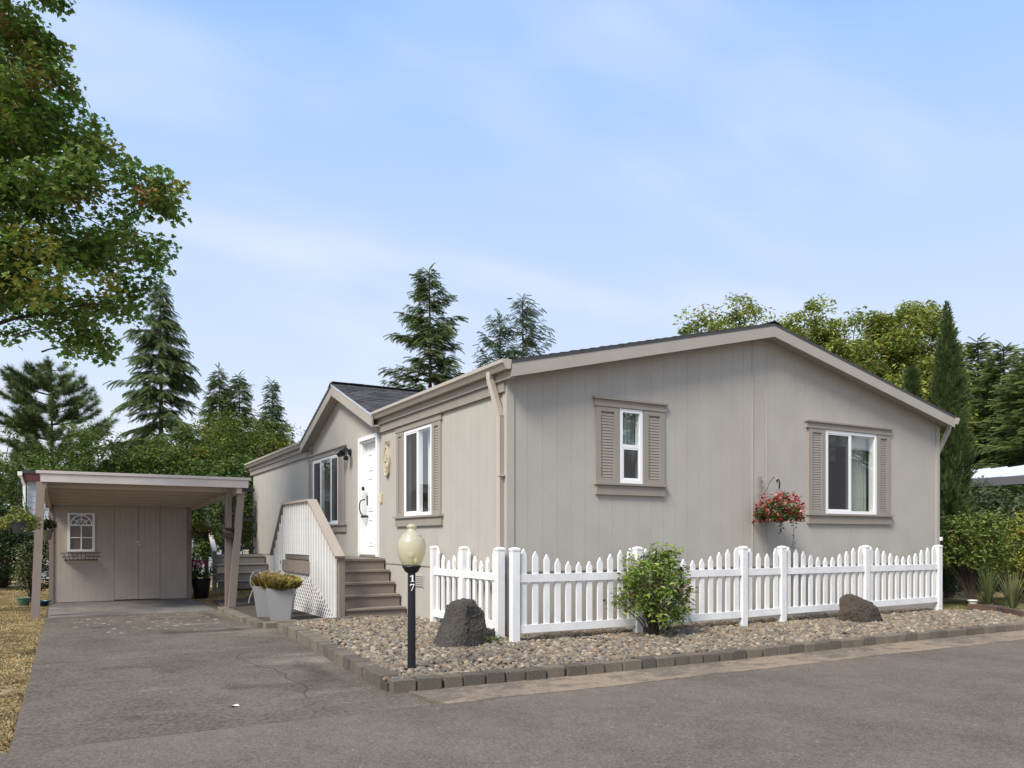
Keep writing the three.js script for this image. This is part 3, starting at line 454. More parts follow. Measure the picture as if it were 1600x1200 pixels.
// ------------------------------------------------------------------ entry steps with landing and slatted railing
{
  const t = thing('entry_steps', 'taupe wooden entry steps and landing with white slatted railing', 'steps', [-0.52, 0, -4.6]);
  t.position.set(0, 0, 0);
  const X0 = -1.0, X1 = -0.03, yT = [0.905, 0.735, 0.56, 0.385, 0.21], zF = [-3.92, -3.70, -3.48, -3.26, -3.04];
  for (let k = 0; k < 5; k++) {
    const nose = zF[k] + 0.02;
    if (k) obj('tread', bx(X0, X1, yT[k] - 0.034, yT[k], zF[k] - 0.24, nose, 0.006), M.deck, t);
    obj('riser', bx(X0 + 0.01, X1 - 0.005, k < 4 ? yT[k + 1] + 0.001 : 0.02, yT[k] - 0.035, zF[k] - 0.03, zF[k] - 0.004), M.deck, t);
    // mirrored flight at the far end of the landing
    const z2 = -10.05 - zF[k];
    if (k) obj('tread', bx(X0, X1, yT[k] - 0.034, yT[k], z2 - 0.02, z2 + 0.24, 0.006), M.deck, t);
    obj('riser', bx(X0 + 0.01, X1 - 0.005, k < 4 ? yT[k + 1] + 0.001 : 0.02, yT[k] - 0.035, z2 + 0.004, z2 + 0.03), M.deck, t);
  }
  for (let k = 0; k < 7; k++) obj('deck_board', bx(X0 + k * 0.139, X0 + k * 0.139 + 0.134, 0.868, 0.905, -6.15, -3.90, 0.004), M.deck, t);
  obj('stringer', [bx(-0.028, -0.004 - 0.015, 0.02, 0.16, -3.3, -3.05), bx(-0.99, -0.96, 0.6, 0.86, -6.1, -3.95)], M.deck, t);
  // railing in the plane x = -1.04
  const xr = -1.045, zEnd = -3.03, zA = -4.42, zB = -6.1, zEnd2 = -6.95, yTop = 1.80;
  const capY = z => z > zA ? yTop - (z - zA) / (zEnd - zA) * (yTop - 0.97) : z < zB ? yTop - (zB - z) / (zB - zEnd2) * (yTop - 0.93) : yTop;
  const cap = (za, zb, n) => obj('rail_cap', beam([xr, capY(za) + 0.018, za], [xr, capY(zb) + 0.018, zb], 0.145, 0.036), n, t);
  const capM = mat([0.36, 0.305, 0.255], 0.72, { map: rep(sideTone, 1.1), bumpMap: rep(T.grainV, 2), bumpScale: 0.002 });
  cap(zA, zEnd + 0.06, capM); cap(zB, zA, capM); cap(zEnd2 - 0.03, zB, capM);
  const post = (z, h) => obj('post', bx(xr - 0.0, xr + 0.088, 0.0, h, z - 0.044, z + 0.044, 0.006), M.deck, t);
  post(zEnd - 0.02, 0.95); post(zA, 1.74); post(zB, 1.74); post(zEnd2, 0.88);
  let k = 0; const rw = RNG(14);
  for (let z = zEnd - 0.09; z > zEnd2; z -= 0.142) {
    const zc = z, top = capY(zc) - 0.005 - (zc > zA || zc < zB ? 0.02 : 0); let bot;
    if (zc > zA) bot = 0.06 + (zc - (zEnd)) / (zA - zEnd) * 0.52; else if (zc > zB) bot = 0.955; else bot = 0.10 + 0.4 * (zc - zEnd2) / (zB - zEnd2);
    obj('slat', beam([xr - 0.022, bot, zc], [xr - 0.022, top, zc], 0.036, 0.032, [1, 0, 0]), M.oldwhite, t);
  }
  obj('cross_rail', bx(xr - 0.052, xr - 0.014, 0.66, 0.85, zB - 0.02, zA + 0.03), M.deck, t);
  // lattice below: two layers of diagonal strips
  const lx = xr - 0.004, zl0 = -6.1, zl1 = -3.15, yl0 = 0.04, yl1 = 0.66;
  for (const s of [-1, 1]) for (let c = zl0 - 0.7; c < zl1 + 0.7; c += 0.105) {
    // strip z = c + s*(y-yl0)
    let ya = yl0, yb = yl1; const zAt = y => c + s * (y - yl0); const lim = y => Math.min(zl1, zEnd - 0.1 + (y > 0.1 ? -(y - 0.06) / 0.52 * 1.39 + 0.25 : 0));
    const steps = 12; let start = null, last = null;
    for (let i = 0; i <= steps; i++) { const y = ya + (yb - ya) * i / steps, z = zAt(y), ok = z >= zl0 && z <= lim(y); if (ok) { start ??= y; last = y; } }
    if (start === null || last - start < 0.05) continue;
    obj('lattice_strip', beam([lx + (s > 0 ? 0 : 0.008), start, zAt(start)], [lx + (s > 0 ? 0 : 0.008), last, zAt(last)], 0.034, 0.007, [1, 0, 0]), M.oldwhite, t);
  }
  obj('lattice_frame', [bx(lx - 0.012, lx - 0.005, 0.0, 0.05, zl0, zEnd - 0.07)], M.oldwhite, t);
}

// ------------------------------------------------------------------ picket fences
const picketGeo = (() => { const w = 0.038, g = prism([[-w, 0], [w, 0], [w, 1 - 0.0], [0, 1.052], [-w, 1]], -0.011, 0.011, XY); return g; })();
function fenceRun(t, f, posts, runs, yb) {
  // posts: u positions, runs: [ua, ub, n, dip, rise]
  const P = (u, y, d) => f(u, y, d);
  for (const u of posts) {
    const hw = 0.043; obj('post', prism([[u - hw, yb - 0.12], [u + hw, yb - 0.12], [u + hw, 1.085], [u - hw, 1.085]], -hw, hw, f), M.white, t);
    const v = [], c = hw + 0.005, q = (a, y, d) => P(u + a, y, d), top = q(0, 1.12, 0);
    const ring = [[-c, -c], [c, -c], [c, c], [-c, c]];
    for (let i = 0; i < 4; i++) { const a = ring[i], b = ring[(i + 1) % 4]; const A0 = q(a[0], 1.082, a[1]), B0 = q(b[0], 1.082, b[1]), A1 = q(a[0], 1.102, a[1]), B1 = q(b[0], 1.102, b[1]), A2 = q(a[0] * 0.6, 1.114, a[1] * 0.6), B2 = q(b[0] * 0.6, 1.114, b[1] * 0.6); v.push(...A0, ...B0, ...B1, ...A0, ...B1, ...A1, ...A1, ...B1, ...B2, ...A1, ...B2, ...A2, ...A2, ...B2, ...top, ...A0, ...q(0, 1.082, 0), ...B0); }
    obj('post_cap', fromTris(v), M.white, t);
  }
  for (const [ua, ub, n, lo, r0, r1] of runs) {
    const a = ua + 0.043, b = ub - 0.043;
    obj('rail', prism([[a, 0.735], [b, 0.735], [b, 0.822], [a, 0.822]], -0.024, 0.024, f), M.white, t);
    obj('rail', prism([[a, yb + 0.07 + r0], [b, yb + 0.07 + r1], [b, yb + 0.157 + r1], [a, yb + 0.157 + r0]], -0.024, 0.024, f), M.white, t);
    for (let i = 0; i < n; i++) {
      const s = (i + 0.5) / n, u = a + (b - a) * s + 0.003 * Math.sin(i * 7.3 + ua * 5), k = Math.abs(2 * s - 1), top = 0.004 * Math.sin(i * 3.7 + ub * 9) + lo + (1.10 - lo) * (0.5 - 0.5 * Math.cos(Math.PI * Math.min(1, k * 1.02))), base = yb + 0.085 + (r0 + (r1 - r0) * s);
      const w = 0.0345; obj('picket', prism([[u - w, base], [u + w, base], [u + w, top - 0.062], [u, top], [u - w, top - 0.062]], -0.012, 0.012, f), M.white, t);
    }
  }
}
{
  const t = thing('picket_fence', 'long white picket fence with scalloped top along the street gable', 'fence', [0, 0, 0]);
  const F = (u, v, d) => [u, v, 0.46 + d];
  fenceRun(t, F, [-0.17, 1.52, 3.245, 3.965, 5.685, 7.42], [[-0.17, 1.52, 11, 0.945, 0, 0], [1.52, 3.245, 11, 0.945, 0, 0.01], [3.245, 3.965, 4, 1.0, 0.01, 0.02], [3.965, 5.685, 11, 0.945, 0.02, 0.035], [5.685, 7.42, 11, 0.945, 0.035, 0.05]], 0.11);
  const t2 = thing('picket_fence', 'short white picket fence return against the entry wall behind boulder', 'fence', [0, 0, 0]);
  const G = (u, v, d) => [-0.135 - d, v, -u];
  fenceRun(t2, G, [-0.06, 0.86, 1.76], [[-0.06, 0.86, 5, 0.95, 0, 0], [0.86, 1.76, 5, 0.94, 0, 0]], 0.11);
}

// ------------------------------------------------------------------ boulders, splash block, lamp
function boulder(name, label, p, turn, shape, seed, tone = [0.115, 0.104, 0.094]) {
  const rb = RNG(Math.round(seed * 10)), cuts = []; for (let i = 0; i < 15; i++) { const a = rb() * 6.283, u = -0.35 + 1.25 * rb(), q = Math.sqrt(Math.max(0, 1 - u * u)); cuts.push([q * Math.cos(a), u, q * Math.sin(a), 0.74 + 0.2 * rb()]); }
  const facet = v => { let k = 1; for (const [a, b, c, d] of cuts) { const t = v.x * a + v.y * b + v.z * c; if (t > 0.05) k = Math.min(k, d / t); } return k; };
  const g = new THREE.IcosahedronGeometry(1, 28), P = g.attributes.position, v = new THREE.Vector3();
  for (let i = 0; i < P.count; i++) {
    v.fromBufferAttribute(P, i); const s = shape(v.clone()).multiplyScalar(facet(v) * 1.1);
    const n = 0.18 * fbm(v.x * 1.4 + seed, v.y * 1.4, v.z * 1.4, 3) + 0.12 * Math.abs(fbm(v.x * 2.6 + seed, v.y * 8, v.z * 2.6, 3)) + 0.05 * fbm(v.x * 12, v.y * 14 + seed, v.z * 12, 3);
    P.setXYZ(i, s.x * (1 + n), Math.max(-0.04, s.y * (1 + n * 0.8)), s.z * (1 + n));
  }
  g.computeVertexNormals(); const tm = tex(512, (u, w) => { const a = 0.55 + 0.6 * (n64(u, w) * 0.5 + n128(u, w) * 0.5) - (n32(u, w) > 0.68 ? 0.2 : 0) + (rr() - 0.5) * 0.2; return [a, a * 0.98, a * 0.94]; });
  const o = obj(name, metreUV(g), mat(tone, 0.93, { map: rep(tm, 2.2), bumpMap: rep(T.lava, 3.2), bumpScale: 0.035 }));
  o.position.set(...p); o.rotation.y = turn; return tag(o, label, 'boulder', 'boulders in the pebble bed');
}
boulder('boulder', 'larger dark lava boulder beside the lamp post', [-0.76, 0.09, 0.30], 0.5, v => { const e = a => Math.sign(a) * Math.pow(Math.abs(a), 0.55), q = new THREE.Vector3(e(v.x), e(v.y), e(v.z)), up = Math.max(0, q.y), foot = Math.max(0, 0.55 - q.y); q.set(q.x * 0.262 * (1 - 0.20 * up) - 0.17 * foot * Math.max(0, -q.x) + 0.035 + 0.015 * up, q.y * (0.405 + 0.01 * q.x), q.z * 0.22 * (1 - 0.2 * up)); return q; }, 3.3);
boulder('boulder', 'smaller low brown boulder in front of the fence', [5.03, 0.09, 0.86], 0.15, v => { const e = a => Math.sign(a) * Math.pow(Math.abs(a), 0.75), q = new THREE.Vector3(e(v.x), e(v.y), e(v.z)), up = Math.max(0, q.y); q.set(q.x * 0.31 * (1 - 0.12 * up) - 0.03 * up, q.y * (0.335 - 0.10 * q.x), q.z * 0.21); return q; }, 9.1, [0.135, 0.108, 0.085]);
{
  const s = thing('splash_block', 'black plastic splash block under the downspout elbow', 'splash block', [-0.30, 0.09, 0.0], 0.5);
  obj('tray', [bx(-0.15, 0.15, 0, 0.02, -0.09, 0.09), bx(-0.15, 0.15, 0.02, 0.075, -0.09, -0.075), bx(-0.15, 0.15, 0.02, 0.075, 0.075, 0.09), bx(0.135, 0.15, 0.02, 0.075, -0.075, 0.075)], M.black, s);
}
{
  const t = thing('lamp_post', 'black lamp post with cream acorn globe and house number', 'lamp', [-1.83, 0.05, 1.58]);
  const camAng = Math.atan2(-4.461 + 1.83, 7.989 - 1.58);
  obj('post', new THREE.CylinderGeometry(0.0335, 0.036, 0.885, 24).translate(0, 0.4425, 0), mat([0.010, 0.011, 0.016], 0.33), t);
  obj('collar', new THREE.LatheGeometry([[0.03, 0.86], [0.058, 0.88], [0.072, 0.905], [0.082, 0.918], [0.082, 0.93], [0.05, 0.935]].map(p => new THREE.Vector2(...p)), 28), M.black, t);
  const gl = [[0.07, 0.932], [0.088, 0.95], [0.108, 0.99], [0.121, 1.04], [0.125, 1.085], [0.119, 1.13], [0.106, 1.162], [0.092, 1.178], [0.086, 1.183], [0.088, 1.19], [0.08, 1.198], [0.06, 1.21], [0.043, 1.226], [0.036, 1.24], [0.034, 1.25], [0.042, 1.258], [0.044, 1.268], [0.036, 1.278], [0.02, 1.288], [0.0005, 1.291]].map(p => new THREE.Vector2(...p));
  obj('globe', new THREE.LatheGeometry(gl, 40), new THREE.MeshPhysicalMaterial({ color: rgb(0.80, 0.76, 0.58), roughness: 0.3, transmission: 0.6, thickness: 0, side: THREE.DoubleSide, clearcoat: 0.5, clearcoatRoughness: 0.2 }), t);
  obj('bulb', [new THREE.SphereGeometry(0.035, 16, 12).translate(0, 1.02, 0), new THREE.CylinderGeometry(0.018, 0.02, 0.07, 12).translate(0, 0.965, 0)], mat([0.8, 0.78, 0.7], 0.4), t);
  const font = await new FontLoader().loadAsync('fonts/droid/droid_serif_bold.typeface.json');
  for (const [ch, y] of [['1', 0.792], ['7', 0.715]]) {
    const g = new TextGeometry(ch, { font, size: 0.058, depth: 0.004, curveSegments: 6 }); g.computeBoundingBox(); const b = g.boundingBox; g.translate(-(b.min.x + b.max.x) / 2, 0, 0.033); g.rotateY(camAng + 0.15); g.translate(0, y, 0);
    obj('number', g, M.vinyl, t);
  }
}

// ------------------------------------------------------------------ plants
const leafGeo = fromTris([0, 0, 0, 0.5, 0.12, -0.22, 1, 0, 0, 0, 0, 0, 1, 0, 0, 0.5, 0.12, 0.22].map(v => v)); // folded leaf along +x, unit length
const mapleGeo = (() => { const o = [[0, 0], [0.25, -0.32], [0.42, -0.2], [0.62, -0.46], [0.66, -0.16], [1.0, 0], [0.66, 0.16], [0.62, 0.46], [0.42, 0.2], [0.25, 0.32]], v = []; const y = p => 0.25 * Math.abs(p[1]) - 0.12 * p[0] * p[0]; for (let i = 1; i < o.length - 1; i++) v.push(o[0][0], y(o[0]), o[0][1], o[i][0], y(o[i]), o[i][1], o[i + 1][0], y(o[i + 1]), o[i + 1][1]); return fromTris(v); })();
const bladeGeo = (() => { const v = [], r = RNG(3); for (let k = 0; k < 16; k++) { const a = r() * 6.28, l = 0.5 + 0.5 * r(), b = 0.25 + 0.6 * r(), c = Math.cos(a), s = Math.sin(a), w = 0.022; const x = b * c * l, z = b * s * l; v.push(-s * w + c * .05, 0, c * w + s * .05, s * w + c * .05, 0, -c * w + s * .05, x * 0.5 + s * w * .5, l * 0.6, z * 0.5 - c * w * .5, -s * w + c * .05, 0, c * w + s * .05, x * 0.5 + s * w * .5, l * 0.6, z * 0.5 - c * w * .5, x, l * (1 - b * 0.4), z); } return fromTris(v); })();
const sprayGeo = (() => { const v = []; for (let k = 0; k < 9; k++) { const t = k / 9, l = 0.42 * (1 - 0.62 * t), x = t; for (const s of [-1, 1]) { const dx = l * 0.72, dz = s * l * 0.62, dy = -0.10 * l - 0.10 * t * t, y = -0.12 * t * t; v.push(x, y, 0, x + 0.085, y + 0.012, 0, x + dx, y + dy, dz); v.push(x + dx * 0.45, y + dy * 0.4, dz * 0.45, x + dx * 0.45 + 0.05, y + dy * 0.4 + 0.03, dz * 0.45, x + dx * 0.85 + 0.08, y + dy - 0.07, dz * 0.62); } } v.push(0, 0, -0.02, 0, 0, 0.02, 1.08, -0.13, 0); return fromTris(v); })();
const tuftGeo = (() => { const v = [], r = RNG(9); for (let k = 0; k < 26; k++) { const a = r() * 6.28, e = r() * 1.35, l = 0.7 + 0.3 * r(), x = Math.cos(e) * l, y = Math.sin(e) * Math.cos(a) * l, z = Math.sin(e) * Math.sin(a) * l, w = 0.028; v.push(0, w, -w, 0, -w, w, x, y + 0.05, z); } return fromTris(v); })();
const M_leaf = leafMat(), M_needle = leafMat({ transmission: 0.2 }), M_gloss = leafMat({ roughness: 0.45, transmission: 0.35, specularIntensity: 0.45 });
const pick = (pal, r, j = 0.25) => { const c = pal[Math.floor(r() * pal.length)], k = 1 - j / 2 + j * r(); return c.map(v => v * k); };
// leaf list in a set of clumps: [x,y,z,radius,leaves]
function clumpLeaves(clumps, size, pal, r, flat = 0.8, tone) {
  const L = [];
  for (const [cx, cy, cz, cr, n, pz] of clumps) {
    const P = pz || pal, base = pick(P, r, 0.2);
    for (let i = 0; i < n; i++) {
      const a = r() * 6.283, u = r() * 2 - 1, q = Math.sqrt(1 - u * u), d = cr * Math.pow(r(), 0.45);
      const c = r() < 0.65 ? base.map(v => v * (0.8 + 0.4 * r())) : pick(P, r, 0.3), s = size * (0.65 + 0.7 * r());
      L.push([cx + q * Math.cos(a) * d, cy + u * d * flat, cz + q * Math.sin(a) * d, (r() - 0.5) * 1.5, r() * 6.283, (r() - 0.5) * 1.4 - 0.35, s, s, s, c]);
    }
  }
  return L;
}
const G_ = { mid: [[0.105, 0.165, 0.03], [0.085, 0.14, 0.028], [0.145, 0.205, 0.038], [0.07, 0.12, 0.026]], deep: [[0.05, 0.09, 0.024], [0.065, 0.11, 0.03], [0.04, 0.075, 0.022]], yel: [[0.30, 0.31, 0.05], [0.24, 0.26, 0.045], [0.36, 0.34, 0.065]], blue: [[0.105, 0.16, 0.08], [0.13, 0.185, 0.09], [0.08, 0.13, 0.066]], fir: [[0.13, 0.18, 0.066], [0.10, 0.145, 0.056], [0.16, 0.21, 0.076]], rust: [[0.30, 0.16, 0.05], [0.28, 0.20, 0.05], [0.24, 0.13, 0.05]] };
// broadleaf tree: trunk with limbs, crown of leaf clumps filling an ellipsoid
function broadTree(name, label, p, o) {
  const r = RNG(o.seed), t = thing(name, label, 'tree', p, 0, o.group), gs = [], cl = [];
  const H = o.h, c = o.c || [0, H * 0.62, 0], R = o.r;
  gs.push(taper([[0, -0.05, 0], [0.08 * r(), c[1] * 0.4, 0.1 * r()], [c[0] * 0.5, c[1] * 0.8, c[2] * 0.5], [c[0], c[1] + R[1] * 0.3, c[2]]], o.trunk, o.trunk * 0.25, 14, 9));
  for (let i = 0; i < o.n; i++) {
    const a = r() * 6.283, u = r() * 1.9 - 0.9, q = Math.sqrt(Math.max(0, 1 - u * u)), d = 0.45 + 0.55 * Math.pow(r(), 0.5), lump = 0.82 + 0.36 * (0.5 + noise3.noise(Math.cos(a) * q * 1.7 + o.seed, u * 1.7, Math.sin(a) * q * 1.7));
    const x = c[0] + q * Math.cos(a) * R[0] * d * lump, y = c[1] + u * R[1] * d * lump, z = c[2] + q * Math.sin(a) * R[2] * d * lump;
    cl.push([x, y, z, o.cr * (0.6 + 0.7 * r()), Math.round(o.leaves * (0.6 + 0.8 * r())), o.palAt ? o.palAt(x, y, z, r) : null]);
    if (i % (o.limbEvery || 3) === 0) { const k = 0.35 + 0.5 * r(), s = [c[0] * k, c[1] * (0.55 + 0.45 * k), c[2] * k]; gs.push(taper([s, [(s[0] + x) / 2, (s[1] + y) / 2 + 0.15 * R[1] * (r() - 0.3), (s[2] + z) / 2], [x, y, z]], o.trunk * 0.3 * (0.6 + 0.5 * r()), 0.012, 7, 5)); }
  }
  obj('trunk', gs, M.bark, t);
  instanced('crown', o.geo || leafGeo, o.mat || M_leaf, clumpLeaves(cl, o.size, o.pal || G_.mid, r, 0.75), t, 'stuff');
  return t;
}
// conifer with whorled branches carrying needle sprays
function conifer(name, label, p, o) {
  const r = RNG(o.seed), t = thing(name, label, 'tree', p, 0, o.group), gs = [], L = [], H = o.h, R = o.r;
  gs.push(taper([[0, -0.05, 0], [0.05, H * 0.5, 0.03], [0, H, 0]], o.trunk || H * 0.016, 0.02, 12, 7));
  for (let y = H * (o.bare ?? 0.12); y < H - 0.1; y += (o.gap || 0.5) * (0.6 + 0.8 * r()) * (0.55 + 0.45 * (1 - y / H))) {
    const f = 1 - y / H, n = Math.max(3, Math.round((o.whorl || 5) * (0.7 + 0.6 * r())));
    for (let k = 0; k < n; k++) {
      const a = r() * 6.283, len = Math.max(0.25, R * Math.pow(f, o.pow || 0.75) * (0.55 + 0.6 * r()) * (o.shape ? o.shape(f, a) : 1)), dr = (o.droop ?? 0.35) * (0.6 + 0.8 * r()) - (o.lift ?? 0.25) * (1 - f), ca = Math.cos(a), sa = Math.sin(a);
      const at = s => [ca * len * s, y + len * (0.12 * s - dr * s * s + (o.tipUp || 0) * s * s * s), sa * len * s];
      if (len > 0.6) gs.push(taper([at(0), at(0.5), at(0.95)], 0.012 + len * 0.012, 0.006, 4, 4));
      const m = Math.max(2, Math.round(len / (o.step || 0.2)));
      for (let i = 0; i < m; i++) {
        const s = (o.inner ?? 0.2) + (1 - (o.inner ?? 0.2)) * (i + r()) / m, q = at(Math.min(1, s)), sz = (o.spray || 0.6) * (0.6 + 0.6 * r()) * (0.65 + 0.35 * Math.min(1, len / 1.5));
        const side = (r() - 0.5) * 2.6; const c = pick(o.pal || G_.fir, r, 0.4);
        L.push([q[0] + (r() - 0.5) * 0.12, q[1] + (r() - 0.5) * 0.16, q[2] + (r() - 0.5) * 0.12, (r() - 0.5) * 0.9, -a + side, (o.tilt ?? -0.25) + (r() - 0.5) * 0.6, sz, sz, sz, c]);
      }
    }
  }
  for (let i = 0; i < 10; i++) L.push([0, H - 0.1 * i, 0, 0, r() * 6.28, 0.9 - i * 0.06, 0.4, 0.4, 0.4, pick(o.pal || G_.fir, r, 0.3)]);
  obj('trunk', gs, M.bark, t); instanced('crown', o.geo || sprayGeo, M_needle, L, t, 'stuff'); return t;
}
// trees behind, left side
const GL = 'trees beyond the carport', GR = 'trees behind the house roof', GQ = 'conifers at the right edge';
conifer('fir_tree', 'tall dark spruce with drooping branches above the carport', [0.4, 0, -40.97], { seed: 1, h: 15.9, r: 3.9, droop: 0.3, lift: 0.1, spray: 0.6, step: 0.08, gap: 0.42, whorl: 8, pow: 0.72, tilt: -0.5, pal: G_.fir, shape: (f, a) => 0.7 + 0.5 * Math.abs(Math.sin(a * 2.5 + f * 17)), group: GL });
conifer('pine_tree', 'broad rounded pine with layered branches at the left edge', [-4.85, 0, -32.4], { seed: 2, h: 8.8, r: 3.5, droop: -0.12, lift: 0.1, tipUp: 0.1, spray: 0.36, step: 0.06, gap: 0.62, whorl: 9, pow: 0.42, inner: 0.4, tilt: 0.5, geo: tuftGeo, bare: 0.2, pal: G_.fir, group: GL });
conifer('fir_tree', 'narrow conifer, left of the twin tops behind the green trees', [4.5, 0, -46.69], { seed: 3, h: 12.4, r: 1.9, pow: 0.5, spray: 0.55, gap: 0.34, whorl: 9, step: 0.075, pal: G_.fir, droop: 0.6, group: GL });
conifer('fir_tree', 'narrow conifer, right of the twin tops behind the green trees', [5.65, 0, -46.1], { seed: 4, h: 12.0, r: 2.1, pow: 0.5, spray: 0.55, gap: 0.36, whorl: 8, step: 0.075, pal: G_.fir, group: GL });
conifer('fir_tree', 'pointed blue green spruce just left of the house eave', [6.13, 0, -38.87], { seed: 5, h: 10.3, r: 2.6, spray: 0.52, gap: 0.3, whorl: 9, step: 0.075, pow: 0.9, lift: 0.4, pal: G_.blue, group: GL });
conifer('fir_tree', 'tall open fir rising behind the entry gable', [10.8, 0, -27.0], { seed: 6, h: 14.1, r: 2.9, spray: 0.48, gap: 0.46, whorl: 7, step: 0.05, pow: 0.55, droop: 0.12, lift: 0.25, bare: 0.3, pal: G_.fir, shape: (f, a) => 0.75 + 0.5 * Math.abs(Math.sin(a * 1.5 + f * 9)), group: GR });
conifer('fir_tree', 'sparse fir top, right one peeking over the gutter', [17.7, 0, -30.0], { seed: 7, h: 14.5, r: 3.3, spray: 0.5, gap: 0.62, whorl: 5, step: 0.075, pow: 0.5, droop: -0.25, lift: 0.35, bare: 0.45, pal: G_.blue, group: GR });
conifer('fir_tree', 'sparse fir top, left one peeking over the gutter', [16.6, 0, -30.6], { seed: 8, h: 13.7, r: 3.2, spray: 0.5, gap: 0.62, whorl: 5, step: 0.075, pow: 0.5, droop: -0.3, lift: 0.35, bare: 0.45, pal: G_.blue, group: GR });
const decs = [[-6.6, -27.4, 5.0, 2.3, 'leafy green tree at far left behind the pale neighbour house'], [-3.2, -24.6, 5.0, 2.1, 'leafy green tree above the left half of the carport'], [-1.3, -24.4, 5.0, 2.1, 'leafy green tree above the middle of the carport'], [0.6, -25.0, 5.4, 2.2, 'leafy green tree above the right half of the carport'], [2.6, -27.2, 6.4, 2.2, 'taller leafy green tree beside the far eave'], [-0.2, -17.0, 3.4, 1.3, 'low leafy tree behind the small side deck']];
decs.forEach(([x, z, h, R, l], i) => broadTree('leafy_tree', l, [x, 0, z], { seed: 30 + i, h, c: [0, h - R * 0.95, 0], r: [R, R, R], n: 160, cr: 0.5, leaves: 105, size: 0.15, trunk: 0.13, pal: [...G_.mid, G_.mid[2], ...(i === 4 || i === 3 ? G_.yel.slice(0, 1) : [])], group: 'leafy trees beyond the carport' }));
// trees behind the roof, right
[[18.9, -15.6, 10.4, 2.4, 'yellow green tree top, leftmost behind the roof ridge'], [20.5, -13.8, 10.0, 2.7, 'yellow green tree just right of the roof ridge'], [21.8, -12.4, 9.7, 2.8, 'yellow green tree behind the middle of the right roof slope'], [23.8, -11.7, 9.9, 2.6, 'taller yellow green tree near the cypress'], [23.2, -10.4, 8.1, 2.2, 'lower yellow green tree against the cypress']].forEach(([x, z, h, R, l], i) => broadTree('yellowing_tree', l, [x, 0, z], { seed: 50 + i, h, c: [0, h - R * 1.25, 0], r: [R * 0.9, R * 1.35, R * 0.9], n: 270, cr: 0.48, leaves: 110, size: 0.17, trunk: 0.14, pal: [[0.30, 0.335, 0.07], [0.24, 0.29, 0.065], [0.36, 0.38, 0.085], [0.20, 0.25, 0.06]], palAt: (a, b, c, r) => b > h - R * 0.9 && r() < 0.02 ? G_.rust : null, group: 'yellowing trees behind the roof' }));
[[25.6, -9.5, 8.7, 2.0, 'dark cedar right behind the slender cypress'], [24.4, -7.9, 8.0, 2.4, 'broad green cedar above the metal carport roof'], [23.2, -6.2, 7.6, 2.4, 'green cedar cut off by the right edge'], [27.9, -8.2, 8.8, 2.2, 'cedar top farthest back at the right edge']].forEach(([x, z, h, R, l], i) => conifer('cedar_tree', l, [x, 0, z], { seed: 70 + i, h, r: R, spray: 0.42, gap: 0.26, whorl: 11, step: 0.065, pow: 0.65, droop: 0.1, lift: 0.3, tilt: 0.15, bare: 0.05, pal: [[0.12, 0.17, 0.05], [0.09, 0.135, 0.045], [0.15, 0.195, 0.058]], group: GQ }));
{ // slender cypress
  const r = RNG(90), t = thing('cypress_tree', 'tall slender columnar cypress at the right corner of the house', 'tree', [11.05, 0, -1.62]), L = [];
  obj('trunk', taper([[0, -0.05, 0], [0, 3, 0], [0, 5.8, 0]], 0.09, 0.02), M.bark, t);
  for (let i = 0; i < 9000; i++) { const y = 0.15 + 5.8 * Math.pow(r(), 0.85), f = y / 5.97, aa = r() * 6.283, R = (f < 0.4 ? 0.36 : f < 0.75 ? 0.36 - (f - 0.4) * 0.5 : 0.185 * Math.pow((1 - f) / 0.25, 0.7)) * (0.95 + 0.75 * noise3.noise(Math.cos(aa) * 1.6, y * 2.2, Math.sin(aa) * 1.6) * 1.5), a = aa, d = R * Math.sqrt(0.25 + 0.75 * r()), s = (0.10 + 0.12 * r()) * Math.min(1, (1 - f) * 3.2 + 0.3); if (f > 0.7 && r() < (f - 0.7) * 2.4) continue; L.push([Math.cos(a) * d + (f > 0.7 ? (f - 0.7) * -0.25 : 0), y, Math.sin(a) * d, (r() - 0.5) * 0.7, -a + (r() - 0.5), 0.9 + 0.5 * r(), s, s, s, pick([[0.07, 0.11, 0.036], [0.05, 0.085, 0.028], [0.10, 0.14, 0.045]], r, 0.3)]); }
  instanced('crown', sprayGeo, M_needle, L, t, 'stuff');
  // second, lower leader hugging it
  const L2 = []; const t2 = thing('cypress_tree', 'lower cypress pressed against the left of the slender one', 'tree', [10.6, 0, -2.1]);
  obj('trunk', taper([[0, -0.05, 0], [0, 2, 0], [0, 4.2, 0]], 0.07, 0.02), M.bark, t2);
  for (let i = 0; i < 4500; i++) { const y = 0.15 + 4.4 * Math.pow(r(), 0.85), f = y / 4.55, R = 0.22 * Math.pow(1 - f, 0.7), a = r() * 6.283, d = R * Math.sqrt(0.25 + 0.75 * r()), s = 0.13 + 0.1 * r(); L2.push([Math.cos(a) * d, y, Math.sin(a) * d, (r() - 0.5) * 0.7, -a + (r() - 0.5), 0.9 + 0.5 * r(), s, s, s, pick([[0.08, 0.12, 0.04], [0.06, 0.09, 0.03]], r, 0.3)]); }
  instanced('crown', sprayGeo, M_needle, L2, t2, 'stuff');
}
